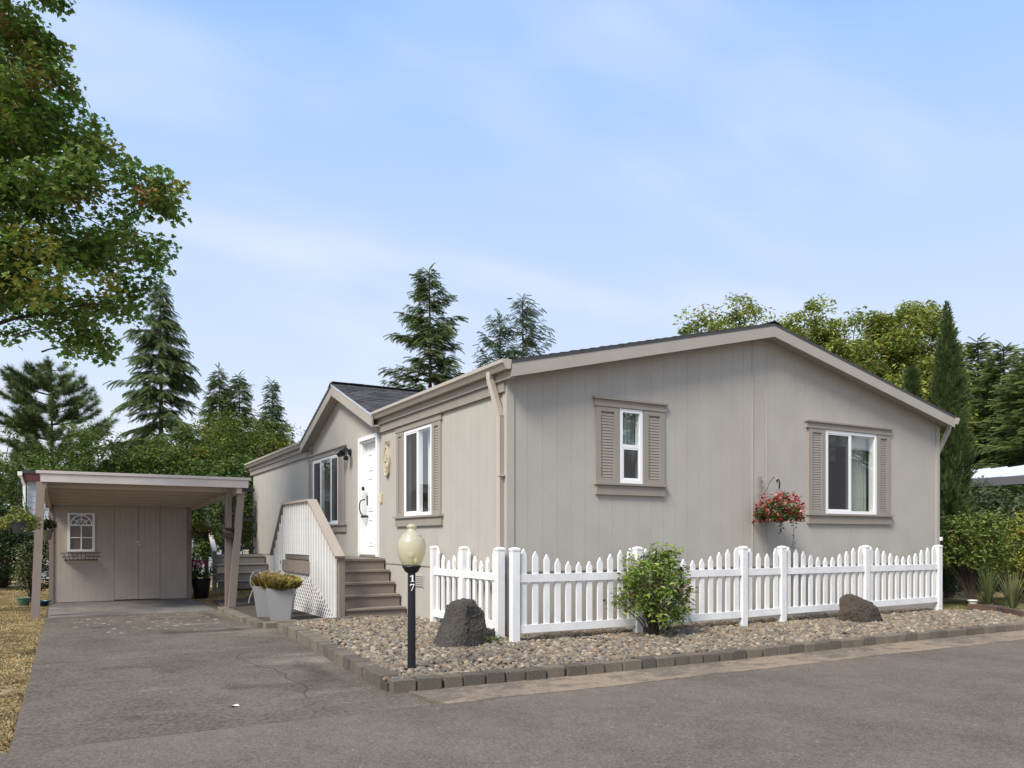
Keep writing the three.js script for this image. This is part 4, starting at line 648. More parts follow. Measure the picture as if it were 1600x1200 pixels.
// the big maple overhanging at upper left; trunk stands left of the picture
{
  // crown outline in the tree's own vertical plane (metres across, metres up), given depth either side of it
  const out = [[-10.22, 10.87], [-7.13, 10.87], [-6.75, 9.9], [-6.89, 9.13], [-6.75, 8.65], [-6.51, 8.07], [-6.34, 7.86], [-6.57, 7.54], [-6.12, 7.51], [-5.73, 7.22], [-5.93, 6.87], [-5.42, 6.9], [-4.97, 6.7], [-5.19, 6.32], [-4.87, 5.98], [-4.99, 5.28], [-5.45, 5.08], [-5.67, 4.65], [-5.98, 4.46], [-6.09, 4.07], [-6.41, 3.85], [-6.77, 4.07], [-7.13, 4.24], [-7.71, 4.46], [-8.87, 4.8], [-10.22, 5.66]];
  const r = RNG(101), F = [0.4924, -0.8704], Rr = [0.8704, 0.4924], W = (s, y, d) => [-4.461 + Rr[0] * s + F[0] * d, y, 7.989 + Rr[1] * s + F[1] * d];
  const b0 = W(-9.6, 0, 12.6), t = thing('maple_tree', 'large maple with reddening leaf tips overhanging at upper left', 'tree', [b0[0], 0, b0[2]]);
  const L = (s, y, d) => { const q = W(s, y, d); return [q[0] - b0[0], y, q[2] - b0[2]]; };
  const gs = [], cl = [], spine = [L(-9.6, -0.1, 12.6), L(-9.5, 2.4, 12.6), L(-9.3, 5, 12.4), L(-9.0, 8, 12.2), L(-8.8, 11, 12.1)];
  gs.push(taper(spine, 0.27, 0.05, 18, 12));
  const limbs = [[-6.0, 6.4], [-5.9, 5.7], [-6.7, 4.9], [-6.7, 6.9], [-7.2, 7.7], [-7.6, 9.0], [-8.0, 10.2], [-7.6, 4.95], [-8.4, 5.6], [-7.0, 6.2]];
  limbs.forEach(([s, y], i) => { const h = 2.6 + (y - 2.6) * 0.5, d = 12 + ((i % 3) - 1) * 0.9; gs.push(taper([L(-9.35, h, 12.4), L((s - 9.35) / 2, (h + y) / 2 + 0.35, (d + 12.4) / 2), L(s, y, d)], 0.065, 0.008, 12, 7)); });
  limbs.forEach(([s, y], i) => { const h = 2.6 + (y - 2.6) * 0.5, d = 12 + ((i % 3) - 1) * 0.9; for (let k = 0; k < 9; k++) { const f = 0.45 + 0.55 * k / 8, q = L(-9.35 + (s + 9.35) * f + (r() - 0.5) * 0.3, h + (y - h) * f + 0.35 * Math.sin(f * 3.14) + (r() - 0.5) * 0.35, 12.4 + (d - 12.4) * f + (r() - 0.5) * 0.4); cl.push([...q, 0.24 + 0.12 * r(), 75, [[0.17, 0.265, 0.05], [0.135, 0.22, 0.045], [0.21, 0.31, 0.06]]]); } });
  let n = 0, guard = 0;
  while (n < 500 && guard++ < 9000) {
    const s = -10.2 + 5.4 * r(), y = 3.8 + 7.1 * r(); if (!inside(out, s, y)) continue;
    const near = k => [[k, 0], [-k, 0], [0, k], [0, -k]].every(([a, b]) => inside(out, s + a, y + b)); if (!near(y < 5.2 ? 0.05 : 0.09)) continue; const edge = !near(0.42);
    const d = 12 + (r() - 0.5) * (edge ? 1.2 : 3.2), g = fbm(s * 1.5 + 4, y * 1.5, d * 0.8, 2); if (g < -0.07 || (y < 5.4 && g < -0.03)) continue;
    const hi = y > 5.8, P = r() < (hi ? 0.10 : 0.02) ? [[0.30, 0.19, 0.06], [0.27, 0.23, 0.055], [0.18, 0.23, 0.05], [0.30, 0.26, 0.06]] : r() < (hi ? 0.2 : 0.06) ? [[0.34, 0.33, 0.06], [0.28, 0.30, 0.055]] : [[0.17, 0.265, 0.05], [0.135, 0.22, 0.045], [0.21, 0.31, 0.06], [0.18, 0.28, 0.055]];
    const q = L(s, y, d); cl.push([...q, edge ? 0.2 + 0.1 * r() : 0.26 + 0.18 * r(), Math.round((edge ? 62 : 95) * (0.7 + 0.6 * r())), P]);
    if (n % 4 === 0) { const k = 0.5 + 0.3 * r(), m = L(s - 0.5 - 0.4 * r(), y + 0.15 * (r() - 0.3), d + (12.2 - d) * k); gs.push(taper([m, [(m[0] + q[0]) / 2, (m[1] + q[1]) / 2 + 0.06, (m[2] + q[2]) / 2], q], 0.016, 0.004, 5, 5)); }
    n++;
  }
  obj('trunk', gs, M.bark, t);
  instanced('crown', mapleGeo, leafMat({ transmission: 0.55 }), clumpLeaves(cl, 0.095, G_.mid, r, 0.75), t, 'stuff');
}
// shrubs
function shrub(name, label, p, o) {
  const r = RNG(o.seed), t = thing(name, label, o.cat || 'shrub', p, 0, o.group), gs = [], cl = [];
  for (let i = 0; i < o.n; i++) {
    const a = r() * 6.283, u = r() * 1.7 - 0.7, q = Math.sqrt(Math.max(0, 1 - u * u)), d = 0.45 + 0.55 * Math.sqrt(r()), lump = 0.8 + 0.4 * (0.5 + noise3.noise(Math.cos(a) * q * 1.8 + o.seed, u * 2, Math.sin(a) * q * 1.8));
    const x = q * Math.cos(a) * o.r[0] * d * lump, y = o.cy + u * o.r[1] * d * lump, z = q * Math.sin(a) * o.r[2] * d * lump;
    cl.push([x, Math.max(0.06, y), z, o.cr * (0.6 + 0.8 * r()), o.leaves, o.palAt ? o.palAt(y, r) : null]);
    if (i % 3 === 0) gs.push(taper([[x * 0.08, -0.03, z * 0.08], [x * 0.35, y * 0.45, z * 0.35], [x, y, z]], o.stem || 0.012, 0.003, 5, 5));
  }
  if (o.extra) gs.push(...o.extra);
  obj('stems', gs, M.bark, t).userData.kind = 'stuff';
  instanced('foliage', leafGeo, o.mat || M_gloss, clumpLeaves(cl, o.size, o.pal || G_.mid, r, 0.85), t, 'stuff'); return t;
}
shrub('leafy_shrub', 'small glossy green shrub with bronze tips before the picket fence', [1.55, 0.08, 0.72], { seed: 201, n: 120, cy: 0.54, r: [0.47, 0.50, 0.40], cr: 0.115, leaves: 36, size: 0.062, pal: [[0.20, 0.29, 0.05], [0.16, 0.24, 0.045], [0.27, 0.33, 0.065]], palAt: (y, r) => r() < (y > 0.7 ? 0.22 : 0.1) ? [[0.11, 0.075, 0.03], [0.09, 0.085, 0.025]] : null });
shrub('leafy_shrub', 'rounded green shrub on bare stems right of the fence end', [9.25, 0.08, -0.05], { seed: 202, n: 150, cy: 1.0, r: [0.58, 0.55, 0.6], cr: 0.14, leaves: 46, size: 0.07, stem: 0.02, pal: [[0.14, 0.20, 0.04], [0.11, 0.165, 0.036], [0.21, 0.25, 0.055]], extra: [taper([[0.15, -0.05, 0.2], [0.2, 0.35, 0.15], [0.3, 0.8, 0.1]], 0.035, 0.02)] });
shrub('leafy_shrub', 'dark shrub filling the shade under the cypress', [9.7, 0.0, -1.3], { seed: 203, n: 110, cy: 0.7, r: [0.75, 0.75, 0.6], cr: 0.16, leaves: 40, size: 0.07, pal: G_.deep });
shrub('yellow_shrub', 'bright yellow green shrub at the right edge', [10.95, 0.0, -0.15], { seed: 204, n: 130, cy: 0.85, r: [0.7, 0.75, 0.7], cr: 0.15, leaves: 42, size: 0.075, pal: G_.yel });
shrub('ivy_hedge', 'tall ivy covered hedge under the metal carport roof', [14.2, 0.0, -2.3], { seed: 205, n: 420, cy: 1.15, r: [1.6, 1.15, 1.5], cr: 0.22, leaves: 44, size: 0.10, cat: 'hedge', pal: [[0.07, 0.11, 0.04], [0.09, 0.13, 0.05], [0.05, 0.08, 0.03], [0.15, 0.18, 0.09]] });
shrub('dark_hedge', 'dark rounded hedge left of the carport post', [-5.75, 0.0, -15.6], { seed: 206, n: 260, cy: 1.0, r: [1.1, 1.1, 1.1], cr: 0.24, leaves: 46, size: 0.10, cat: 'hedge', pal: G_.deep });
shrub('climbing_shrub', 'green climbing shrub between the shed and side deck rail', [-1.75, 0.0, -12.6], { seed: 207, n: 150, cy: 1.3, r: [0.55, 1.1, 0.5], cr: 0.2, leaves: 44, size: 0.08, pal: G_.mid });
shrub('climbing_shrub', 'leafy vine on the dark trellis beside the far house end', [-0.5, 0.6, -13.6], { seed: 208, n: 90, cy: 1.2, r: [0.55, 1.0, 0.3], cr: 0.2, leaves: 36, size: 0.08, pal: [...G_.mid, ...G_.deep] });
shrub('garden_plant', 'pale leafy garden plant behind the left carport post', [-4.95, 0.0, -10.0], { seed: 209, n: 60, cy: 0.6, r: [0.3, 0.55, 0.3], cr: 0.14, leaves: 30, size: 0.075, cat: 'plant', pal: [[0.09, 0.12, 0.045], [0.06, 0.09, 0.03], [0.12, 0.13, 0.05]] });
shrub('small_weed', 'tiny green weed in the pebbles near the corner downspout', [-0.42, 0.08, 0.42], { seed: 211, n: 14, cy: 0.03, r: [0.12, 0.03, 0.10], cr: 0.04, leaves: 8, size: 0.03, stem: 0.003, cat: 'plant', pal: G_.mid });
// strap-leaved plants
function strapPlant(name, label, p, n, len, width, pal, seed) {
  const r = RNG(seed), t = thing(name, label, 'plant', p), groups = [[], [], []];
  for (let k = 0; k < n; k++) {
    const a = r() * 6.283, l = len * (0.7 + 0.5 * r()), out = 0.15 + 0.85 * r() * r(), v = [], S = 6; let prev = null;
    for (let i = 0; i <= S; i++) { const s = i / S, h = l * (s * Math.cos(out * 0.8) - 0.35 * out * s * s), d = l * (s * Math.sin(out * 0.8) + 0.2 * out * s * s), w = width * (1 - s) * (0.5 + s) + 0.001; const c = Math.cos(a), q = Math.sin(a); const L = [c * d - q * w, h, q * d + c * w], R = [c * d + q * w, h, q * d - c * w]; if (prev) v.push(...prev[0], ...prev[1], ...R, ...prev[0], ...R, ...L); prev = [L, R]; }
    groups[k % 3].push(fromTris(v));
  }
  groups.forEach((g, i) => { obj('leaves', g, leafMat({ color: rgb(...pal[i]), transmission: 0.2 }), t).userData.kind = 'stuff'; });
  return t;
}
strapPlant('spiky_plant', 'upright spiky green plant inside the low brick edging', [8.5, 0.12, 0.62], 130, 0.62, 0.009, [[0.10, 0.14, 0.045], [0.14, 0.17, 0.06], [0.07, 0.10, 0.04]], 301);
strapPlant('spiky_plant', 'arching pale strap-leaved plant cut by the right edge', [8.02, 0.12, 1.25], 110, 0.62, 0.009, [[0.15, 0.17, 0.07], [0.20, 0.20, 0.09], [0.10, 0.12, 0.05]], 302);
strapPlant('grass_clump', 'low yellowing grass clump at the foot of the spiky plant', [8.75, 0.08, 0.38], 90, 0.26, 0.008, [[0.20, 0.19, 0.07], [0.14, 0.16, 0.05], [0.25, 0.22, 0.10]], 303);

// ------------------------------------------------------------------ dry grass
{
  const r = RNG(401), L = [], pal = [[0.44, 0.33, 0.16], [0.36, 0.27, 0.13], [0.50, 0.39, 0.21], [0.30, 0.22, 0.11], [0.26, 0.23, 0.09]];
  const add = (x, z, h) => { const s = h * (0.6 + 0.8 * r()); L.push([x, -0.035, z, (r() - 0.5) * 0.5, r() * 6.28, (r() - 0.5) * 0.5, s * 1.3, s, s * 1.3, pick(pal, r, 0.35).map(c => c * (0.95 + 1.1 * fbm(x * 1.7, z * 1.7, 6, 3)))]); };
  for (let i = 0; i < 70000; i++) { const x = -4.62 - 0.1 * fbm(r() * 3, 4, 2, 1) - 4.5 * Math.pow(r(), 1.3), z = 3.0 - 19 * r(); if (z > 2.6) continue; if (fbm(x * 1.1, z * 1.1, 2, 3) < -0.2 && r() < 0.7) continue; add(x, z, 0.03 + 0.05 * Math.max(0, fbm(x * 2.3, z * 2.3, 8, 3))); }
  for (let i = 0; i < 12000; i++) { const x = -2.15 + 2.1 * r(), z = -6.3 - 6.2 * r(); if (x > -0.1) continue; add(x, z, 0.034); }
  for (let i = 0; i < 1800; i++) { const x = 7.6 + 4.5 * r(), z = -1 + 2.2 * r(); if (inside(bedPoly, x, z)) continue; const s = 0.05 * (0.6 + 0.8 * r()); L.push([x, 0.0, z, 0, r() * 6.28, 0, s * 1.5, s * 1.4, s * 1.5, pick([[0.14, 0.16, 0.05], [0.24, 0.22, 0.09], [0.10, 0.13, 0.04]], r, 0.3)]); }
  tag(instanced('dry_grass', bladeGeo, mat([1, 1, 1], 0.9), L, scene, 'stuff'), 'short dry straw coloured grass beside the driveway', 'grass');
}
struct(obj('side_yard', prism([[7.62, -2], [7.62, 0.35], [8.5, 0.95], [9.6, 1.4], [14, 1.9], [24, 1.9], [24, -9], [8.3, -9]], -0.03, 0.03, XZ), mat([1, 1, 1], 1, { map: rep(groundTex, 0.5), color: rgb(0.75, 0.78, 0.6), bumpMap: rep(T.speck, 3), bumpScale: 0.01 })));

// ------------------------------------------------------------------ carport with shed
{
  const t = thing('carport_shed', 'flat-roofed taupe carport with a built-in storage shed', 'carport', [-3.3, 0, -7.8]); t.position.set(0, 0, 0);
  const pale = mat([0.60, 0.54, 0.50], 0.6, { map: rep(sideTone, 0.7) }), tau = mat([0.25, 0.205, 0.172], 0.75, { map: rep(sideTone, 0.8), bumpMap: rep(T.grainV, 1.5), bumpScale: 0.002 });
  const und = mat([0.50, 0.42, 0.355], 0.75, { map: rep(sideTone, 0.8), bumpMap: rep(T.grainV, 1.2), bumpScale: 0.002 });
  const ry = z => 2.235 + (z + 6.3) * 0.088;   // roof falls toward the shed
  const xl = z => -4.76 + (z + 6.3) * -0.035, xr = z => -1.62 + (z + 6.3) * 0.15;
  // roof sheet of separate decking boards
  for (let k = 0; k < 10; k++) { const za = -6.3 - k * 0.33, zb = za - 0.322; obj('roof_board', fromTris((() => { const v = [], c = [[xl(za), ry(za), za], [xr(za), ry(za), za], [xr(zb), ry(zb), zb], [xl(zb), ry(zb), zb]], lo = c.map(p => [p[0], p[1] - 0.025, p[2]]); const q = (a, b, d, e) => v.push(...a, ...b, ...d, ...a, ...d, ...e); q(c[0], c[1], c[2], c[3]); q(lo[3], lo[2], lo[1], lo[0]); for (let i = 0; i < 4; i++) q(lo[i], lo[(i + 1) % 4], c[(i + 1) % 4], c[i]); return v; })()), und, t); }
  obj('front_fascia', beam([-4.74, 2.155, -6.285], [-1.64, 2.155, -6.285], 0.035, 0.125), pale, t);
  obj('roof_edge_trim', beam([-4.80, 2.245, -6.30], [-1.60, 2.245, -6.30], 0.10, 0.045), pale, t);
  for (let k = 0; k < 6; k++) { const z = -6.62 - k * 0.42, y = ry(z) - 0.105; obj('joist', beam([xl(z) + 0.05, y, z], [xr(z) - 0.16, y, z], 0.05, 0.16), und, t); }
  obj('side_beam', beam([-1.78, 2.08, -6.31], [-2.17, 1.87, -9.2], 0.085, 0.17), und, t);
  obj('side_beam', beam([-4.70, 2.08, -6.31], [-4.66, 1.87, -9.2], 0.085, 0.17), und, t);
  obj('post', beam([-4.81, -0.03, -6.30], [-4.735, 2.09, -6.34], 0.115, 0.10, [0, 0, 1]), tau, t);
  obj('post', beam([-1.885, 0.0, -6.46], [-1.74, 2.03, -6.40], 0.115, 0.10, [0, 0, 1]), tau, t);
  obj('post', beam([-1.92, 0.0, -6.58], [-1.92, 2.0, -6.58], 0.10, 0.10, [0, 0, 1]), tau, t);
  // shed front: grooved panels, door pair
  const F = (u, v, d) => [u, v, -9.2 + d], top = 1.86, sm = mat([0.46, 0.395, 0.34], 0.8, { map: rep(sideTone, 0.8), bumpMap: rep(T.grainV, 1.1), bumpScale: 0.003 });
  const pan = (n, a, b, y0, d0, d1) => { const gs = []; let u = a; while (u < b - 0.001) { const e = Math.min(b, u + 0.1016); gs.push(prism([[u + (u > a ? 0.0008 : 0), y0], [e - (e < b ? 0.0008 : 0), y0], [e - (e < b ? 0.0008 : 0), top], [u + (u > a ? 0.0008 : 0), top]], d0, d1, F)); u = e; } gs.push(prism([[a, y0], [b, y0], [b, top], [a, top]], d0 - 0.03, d0, F)); return obj(n, gs, sm, t); };
  pan('wall_panel', -4.58, -3.575, 0.02, 0, 0.012);
  const d1 = pan('shed_door', -3.569, -3.143, 0.035, 0.004, 0.018), d2 = pan('shed_door', -3.137, -2.76, 0.035, 0.006, 0.022); pan('wall_panel', -2.755, -2.26, 0.02, 0, 0.012);
  obj('corner_post', bx(-4.66, -4.585, -0.02, 1.95, -9.25, -9.165), tau, t); obj('corner_post', bx(-2.255, -2.17, -0.02, 1.95, -9.25, -9.165), tau, t);
  obj('header', bx(-4.66, -2.17, 1.865, 1.99, -9.24, -9.15), und, t);
  obj('side_wall', bx(-4.655, -4.6, 0, 1.95, -11.2, -9.26), sm, t); obj('side_wall', bx(-2.24, -2.18, 0, 1.95, -11.2, -9.26), sm, t); obj('back_wall', bx(-4.6, -2.24, 0, 1.95, -11.2, -11.1), sm, t);
  obj('shed_roof', prism([[-4.85, 1.985], [-2.05, 1.985], [-2.05, 2.02], [-4.85, 2.02]], -11.4, -9.62, XY), und, t);
  obj('sill_plate', bx(-4.6, -2.24, -0.02, 0.02, -9.235, -9.17), mat([0.1, 0.085, 0.07], 0.9), t);
  obj('latch', [bx(-3.19, -3.11, 1.14, 1.165, -9.176, -9.168), new THREE.TorusGeometry(0.018, 0.006, 8, 16).translate(-3.125, 1.12, -9.165), bx(-3.15, -3.10, 1.07, 1.115, -9.178, -9.155, 0.004)], mat([0.35, 0.34, 0.33], 0.35, { metalness: 0.8 }), t);
  // mock window with fan light
  const w = new THREE.Group(); w.name = 'window'; t.add(w);
  const R = (a, b, c, d, d0, d1) => prism([[a, c], [b, c], [b, d], [a, d]], d0, d1, F), U0 = -4.36, U1 = -3.90, V0 = 0.97, V1 = 1.70;
  obj('frame', [R(U0, U0 + 0.045, V0, V1, 0.0125, 0.045), R(U1 - 0.045, U1, V0, V1, 0.0125, 0.045), R(U0 + 0.045, U1 - 0.045, V0, V0 + 0.04, 0.0125, 0.045), R(U0 + 0.045, U1 - 0.045, V1 - 0.03, V1, 0.0125, 0.045)], M.vinyl, w);
  const cx = (U0 + U1) / 2, vh = 1.455;
  obj('muntin', [R(cx - 0.011, cx + 0.011, V0 + 0.04, vh, 0.0125, 0.035), R(U0 + 0.045, U1 - 0.045, 1.225, 1.243, 0.0125, 0.033), R(U0 + 0.045, U1 - 0.045, vh, vh + 0.03, 0.0125, 0.037)], M.vinyl, w);
  const arc = (r, th) => { const P = []; for (let i = 0; i <= 18; i++) { const a = Math.PI * i / 18; P.push([cx + Math.cos(a) * r, vh + 0.03 + Math.sin(a) * r]); } for (let i = 18; i >= 0; i--) { const a = Math.PI * i / 18; P.push([cx + Math.cos(a) * (r - th), vh + 0.03 + Math.sin(a) * (r - th)]); } return prism(P, 0.0125, 0.034, F); };
  obj('fan_light', [arc(0.183, 0.02), arc(0.10, 0.016), ...[0.62, 1.57, 2.52].map(a => beam([cx + 0.03 * Math.cos(a), vh + 0.03 + 0.03 * Math.sin(a), -9.176], [cx + 0.17 * Math.cos(a), vh + 0.03 + 0.17 * Math.sin(a), -9.176], 0.016, 0.014, [0, 0, 1]))], M.vinyl, w);
  obj('pane', fromTris((() => { const a = F(U0 + 0.04, V0 + 0.03, 0.0135), b = F(U1 - 0.04, V0 + 0.03, 0.0135), c = F(U1 - 0.04, V1 - 0.02, 0.0135), d = F(U0 + 0.04, V1 - 0.02, 0.0135); return [...a, ...b, ...c, ...a, ...c, ...d]; })()), mat([0.12, 0.085, 0.08], 0.12), w);
  // wire window basket
  const k = thing('wire_basket', 'empty black wire flower basket under the shed window', 'basket', [cx, 0.80, -9.185]);
  const gsb = []; for (const [y, s] of [[0.145, 1], [0.075, 0.96], [0.01, 0.86]]) gsb.push(tube([[-0.33 * s, y, 0.0], [-0.30 * s, y, 0.13 * s], [0, y, 0.16 * s], [0.30 * s, y, 0.13 * s], [0.33 * s, y, 0.0]], 0.006, 24, 6));
  obj('hoops', gsb, M.black, k); for (let i = -4; i <= 4; i++) { const x = i * 0.07; obj('rib', tube([[x, 0.145, 0.155], [x * 0.97, 0.07, 0.15], [x * 0.9, 0.01, 0.13], [x * 0.9, 0.0, 0.0]], 0.004, 8, 5), M.black, k); }
  obj('liner', bx(-0.27, 0.27, 0.004, 0.022, 0.012, 0.12, 0.006), mat([0.03, 0.025, 0.02], 0.9), k);
  obj('scroll', [tube([[-0.08, 0.06, 0.163], [-0.03, 0.11, 0.165], [-0.015, 0.08, 0.165], [-0.04, 0.07, 0.165]], 0.007), tube([[0.08, 0.06, 0.163], [0.03, 0.11, 0.165], [0.015, 0.08, 0.165], [0.04, 0.07, 0.165]], 0.007)], mat([0.5, 0.48, 0.44], 0.5), k);
}

// ------------------------------------------------------------------ hanging baskets and pots
function potGeo(r0, r1, h, th = 0.012) { return new THREE.LatheGeometry([[0.0005, 0.0], [r0, 0.0], [r1, h], [r1 + 0.012, h], [r1 + 0.012, h - 0.02], [r1 - th, h - 0.021], [r1 - th, h - 0.03], [0.0005, h - 0.03]].map(p => new THREE.Vector2(...p)), 28); }
function hangPot(label, p, potM, r, h, hook, pal, seed, flowers) {
  const q = RNG(seed), t = thing('hanging_planter', label, 'planter', p, 0);
  obj('pot', potGeo(r * 0.7, r, h), potM, t);
  for (let k = 0; k < 3; k++) { const a = k * 2.094 + 0.4; obj('hanger_wire', tube([[Math.cos(a) * r, h, Math.sin(a) * r], [Math.cos(a) * r * 0.4, (h + hook) / 2, Math.sin(a) * r * 0.4], [0, hook, 0]], 0.004, 6, 5), M.black, t); }
  const cl = []; for (let i = 0; i < 60; i++) { const a = q() * 6.28, d = r * (flowers ? 1.9 : 1.2) * Math.sqrt(q()); cl.push([Math.cos(a) * d, h + 0.07 - 0.16 * Math.max(0, d / r - 0.7) + 0.14 * q(), Math.sin(a) * d, 0.07, 16]); }
  instanced('foliage', leafGeo, M_leaf, clumpLeaves(cl, 0.055, pal, q, 0.8), t, 'stuff');
  if (flowers) { const L = []; for (let i = 0; i < 22; i++) { const a = q() * 6.28, d = r * (0.6 + 0.9 * q()), s = 0.03 + 0.02 * q(); L.push([Math.cos(a) * d, h + 0.02 + 0.14 * q(), Math.sin(a) * d, q() * 3, q() * 6, q() * 3, s, s, s, pick(flowers, q, 0.2)]); } instanced('blossoms', mapleGeo, M_leaf, L, t, 'stuff'); }
  return t;
}
hangPot('blue grey hanging pot with pale fuchsia outside the left carport post', [-4.98, 1.285, -5.6], mat([0.075, 0.085, 0.11], 0.5), 0.125, 0.17, 0.82, [[0.26, 0.29, 0.06], [0.19, 0.24, 0.05], [0.34, 0.33, 0.10]], 501, [[0.6, 0.45, 0.42], [0.7, 0.6, 0.55], [0.5, 0.25, 0.28]]);
hangPot('pale woven hanging pot beside the shed corner', [-4.70, 1.19, -8.75], mat([0.32, 0.27, 0.21], 0.8, { bumpMap: rep(T.lava, 10), bumpScale: 0.01 }), 0.11, 0.17, 0.72, [[0.05, 0.085, 0.025], [0.04, 0.06, 0.02]], 502);
hangPot('dark hanging basket of yellowish flowers at the shed right corner', [-2.02, 1.22, -8.75], mat([0.02, 0.018, 0.016], 0.8), 0.13, 0.15, 0.74, [[0.24, 0.26, 0.05], [0.16, 0.2, 0.045], [0.3, 0.26, 0.06]], 503, [[0.6, 0.5, 0.45], [0.55, 0.25, 0.1]]);
hangPot('small hanging pot in front of the dark trellis', [-0.85, 1.6, -13.0], mat([0.06, 0.05, 0.045], 0.7), 0.12, 0.16, 0.7, [[0.09, 0.10, 0.035], [0.10, 0.07, 0.03]], 504);
{ // bird feeder hanging by the right carport post
  const t = thing('bird_feeder', 'dark square bird feeder hanging by the right carport posts', 'feeder', [-1.93, 1.22, -6.46]);
  obj('tray', [bx(-0.09, 0.09, 0, 0.10, -0.06, 0.06, 0.006)], mat([0.035, 0.028, 0.022], 0.8), t); obj('roof', bx(-0.10, 0.10, 0.16, 0.185, -0.07, 0.07, 0.005), mat([0.03, 0.025, 0.02], 0.8), t);
  for (const s of [-1, 1]) obj('post', bx(s * 0.08 - 0.006, s * 0.08 + 0.006, 0.1, 0.16, -0.01, 0.01), M.black, t);
  obj('wire', tube([[-0.07, 0.185, 0], [0, 0.45, 0], [0, 0.70, 0]], 0.004, 8, 5), M.black, t); obj('seed', new THREE.SphereGeometry(0.06, 12, 8).scale(1, 0.4, 0.6).translate(0, 0.105, 0), mat([0.25, 0.15, 0.08], 0.9), t);
}
function floorPot(name, label, p, m, r0, r1, h) { const t = thing(name, label, 'pot', p); obj('pot', potGeo(r0, r1, h), m, t); obj('compost', new THREE.CircleGeometry(r1 - 0.015, 20).rotateX(-Math.PI / 2).translate(0, h - 0.028, 0), M.soil, t); return t; }
{
  const t = floorPot('flower_pot', 'tall black pot of magenta flowers beside the shed', [-1.95, -0.03, -9.45], mat([0.012, 0.012, 0.012], 0.45), 0.13, 0.19, 0.42), q = RNG(511), cl = [], fl = [];
  for (let i = 0; i < 46; i++) { const a = q() * 6.28, d = 0.30 * Math.sqrt(q()); cl.push([Math.cos(a) * d, 0.42 + 0.26 * q() * (1.2 - d), Math.sin(a) * d, 0.08, 18]); }
  instanced('foliage', leafGeo, M_leaf, clumpLeaves(cl, 0.06, [[0.10, 0.13, 0.03], [0.14, 0.15, 0.04], [0.07, 0.10, 0.025]], q, 0.8), t, 'stuff');
  for (let i = 0; i < 60; i++) { const a = q() * 6.28, d = 0.20 * Math.sqrt(q()), s = 0.04 + 0.02 * q(); fl.push([Math.cos(a) * d - 0.04, 0.66 + 0.14 * q(), Math.sin(a) * d, q() * 3, q() * 6, q() * 3, s, s, s, pick([[0.42, 0.03, 0.18], [0.5, 0.06, 0.25], [0.35, 0.02, 0.12]], q, 0.2)]); }
  instanced('blossoms', mapleGeo, M_leaf, fl, t, 'stuff');
  floorPot('flower_pot', 'small green glazed pot on the dry grass behind the left post', [-5.06, -0.03, -9.2], mat([0.10, 0.20, 0.13], 0.3), 0.08, 0.11, 0.16);
  floorPot('flower_pot', 'low blue bowl beside the shed corner', [-4.78, -0.03, -8.95], mat([0.02, 0.07, 0.10], 0.35), 0.09, 0.15, 0.11);
}
{ // tapered square planters with yellow plants
  const pm = mat([0.27, 0.27, 0.275], 0.6, { map: rep(T.cloudy, 1.5) });
  const sq = (b, tp, h) => { const v = [], ring = (s, y) => [[-s, y, -s], [s, y, -s], [s, y, s], [-s, y, s]], A = ring(b, 0), B = ring(tp, h), C = ring(tp - 0.018, h), D = ring(tp - 0.022, h - 0.06); for (let i = 0; i < 4; i++) { const j = (i + 1) % 4, q = (a, c, d, e) => v.push(...a, ...d, ...c, ...a, ...e, ...d); q(A[i], A[j], B[j], B[i]); q(B[i], B[j], C[j], C[i]); q(C[i], C[j], D[j], D[i]); } v.push(...D[0], ...D[2], ...D[1], ...D[0], ...D[3], ...D[2], ...A[0], ...A[1], ...A[2], ...A[0], ...A[2], ...A[3]); return fromTris(v); };
  [[-1.68, -3.72, 'tapered grey planter with yellow flowering plant, nearer of the two'], [-1.72, -4.42, 'tapered grey planter with yellow flowering plant, farther of the two']].forEach(([x, z, l], i) => {
    const t = thing('square_planter', l, 'planter', [x, 0.03, z], -0.35), q = RNG(520 + i), L = [], fl = [];
    obj('pot', sq(0.135, 0.195, 0.47), pm, t);
    for (let k = 0; k < 520; k++) { const a = q() * 6.28, d = 0.21 * Math.sqrt(q()), s = 0.20 + 0.13 * q(); L.push([Math.cos(a) * d * 0.68, 0.41 + 0.05 * q(), Math.sin(a) * d * 0.8, Math.sin(a) * d * 1.6, 0, -Math.cos(a) * d * 1.6, s, s, s, pick([[0.40, 0.31, 0.08], [0.33, 0.27, 0.07], [0.45, 0.33, 0.13], [0.25, 0.17, 0.08], [0.2, 0.22, 0.06]], q, 0.3)]); }
    instanced('foliage', bladeGeo, M_leaf, L, t, 'stuff');
    for (let k = 0; k < 46; k++) { const a = q() * 6.28, d = 0.24 * Math.sqrt(q()), s = 0.025 + 0.012 * q(); fl.push([Math.cos(a) * d, 0.58 + 0.13 * q(), Math.sin(a) * d, q() * 3, q() * 6, q() * 3, s, s, s, pick([[0.55, 0.40, 0.36], [0.5, 0.3, 0.3], [0.6, 0.5, 0.4]], q, 0.2)]); }
    instanced('blossoms', mapleGeo, M_leaf, fl, t, 'stuff');
  });
}
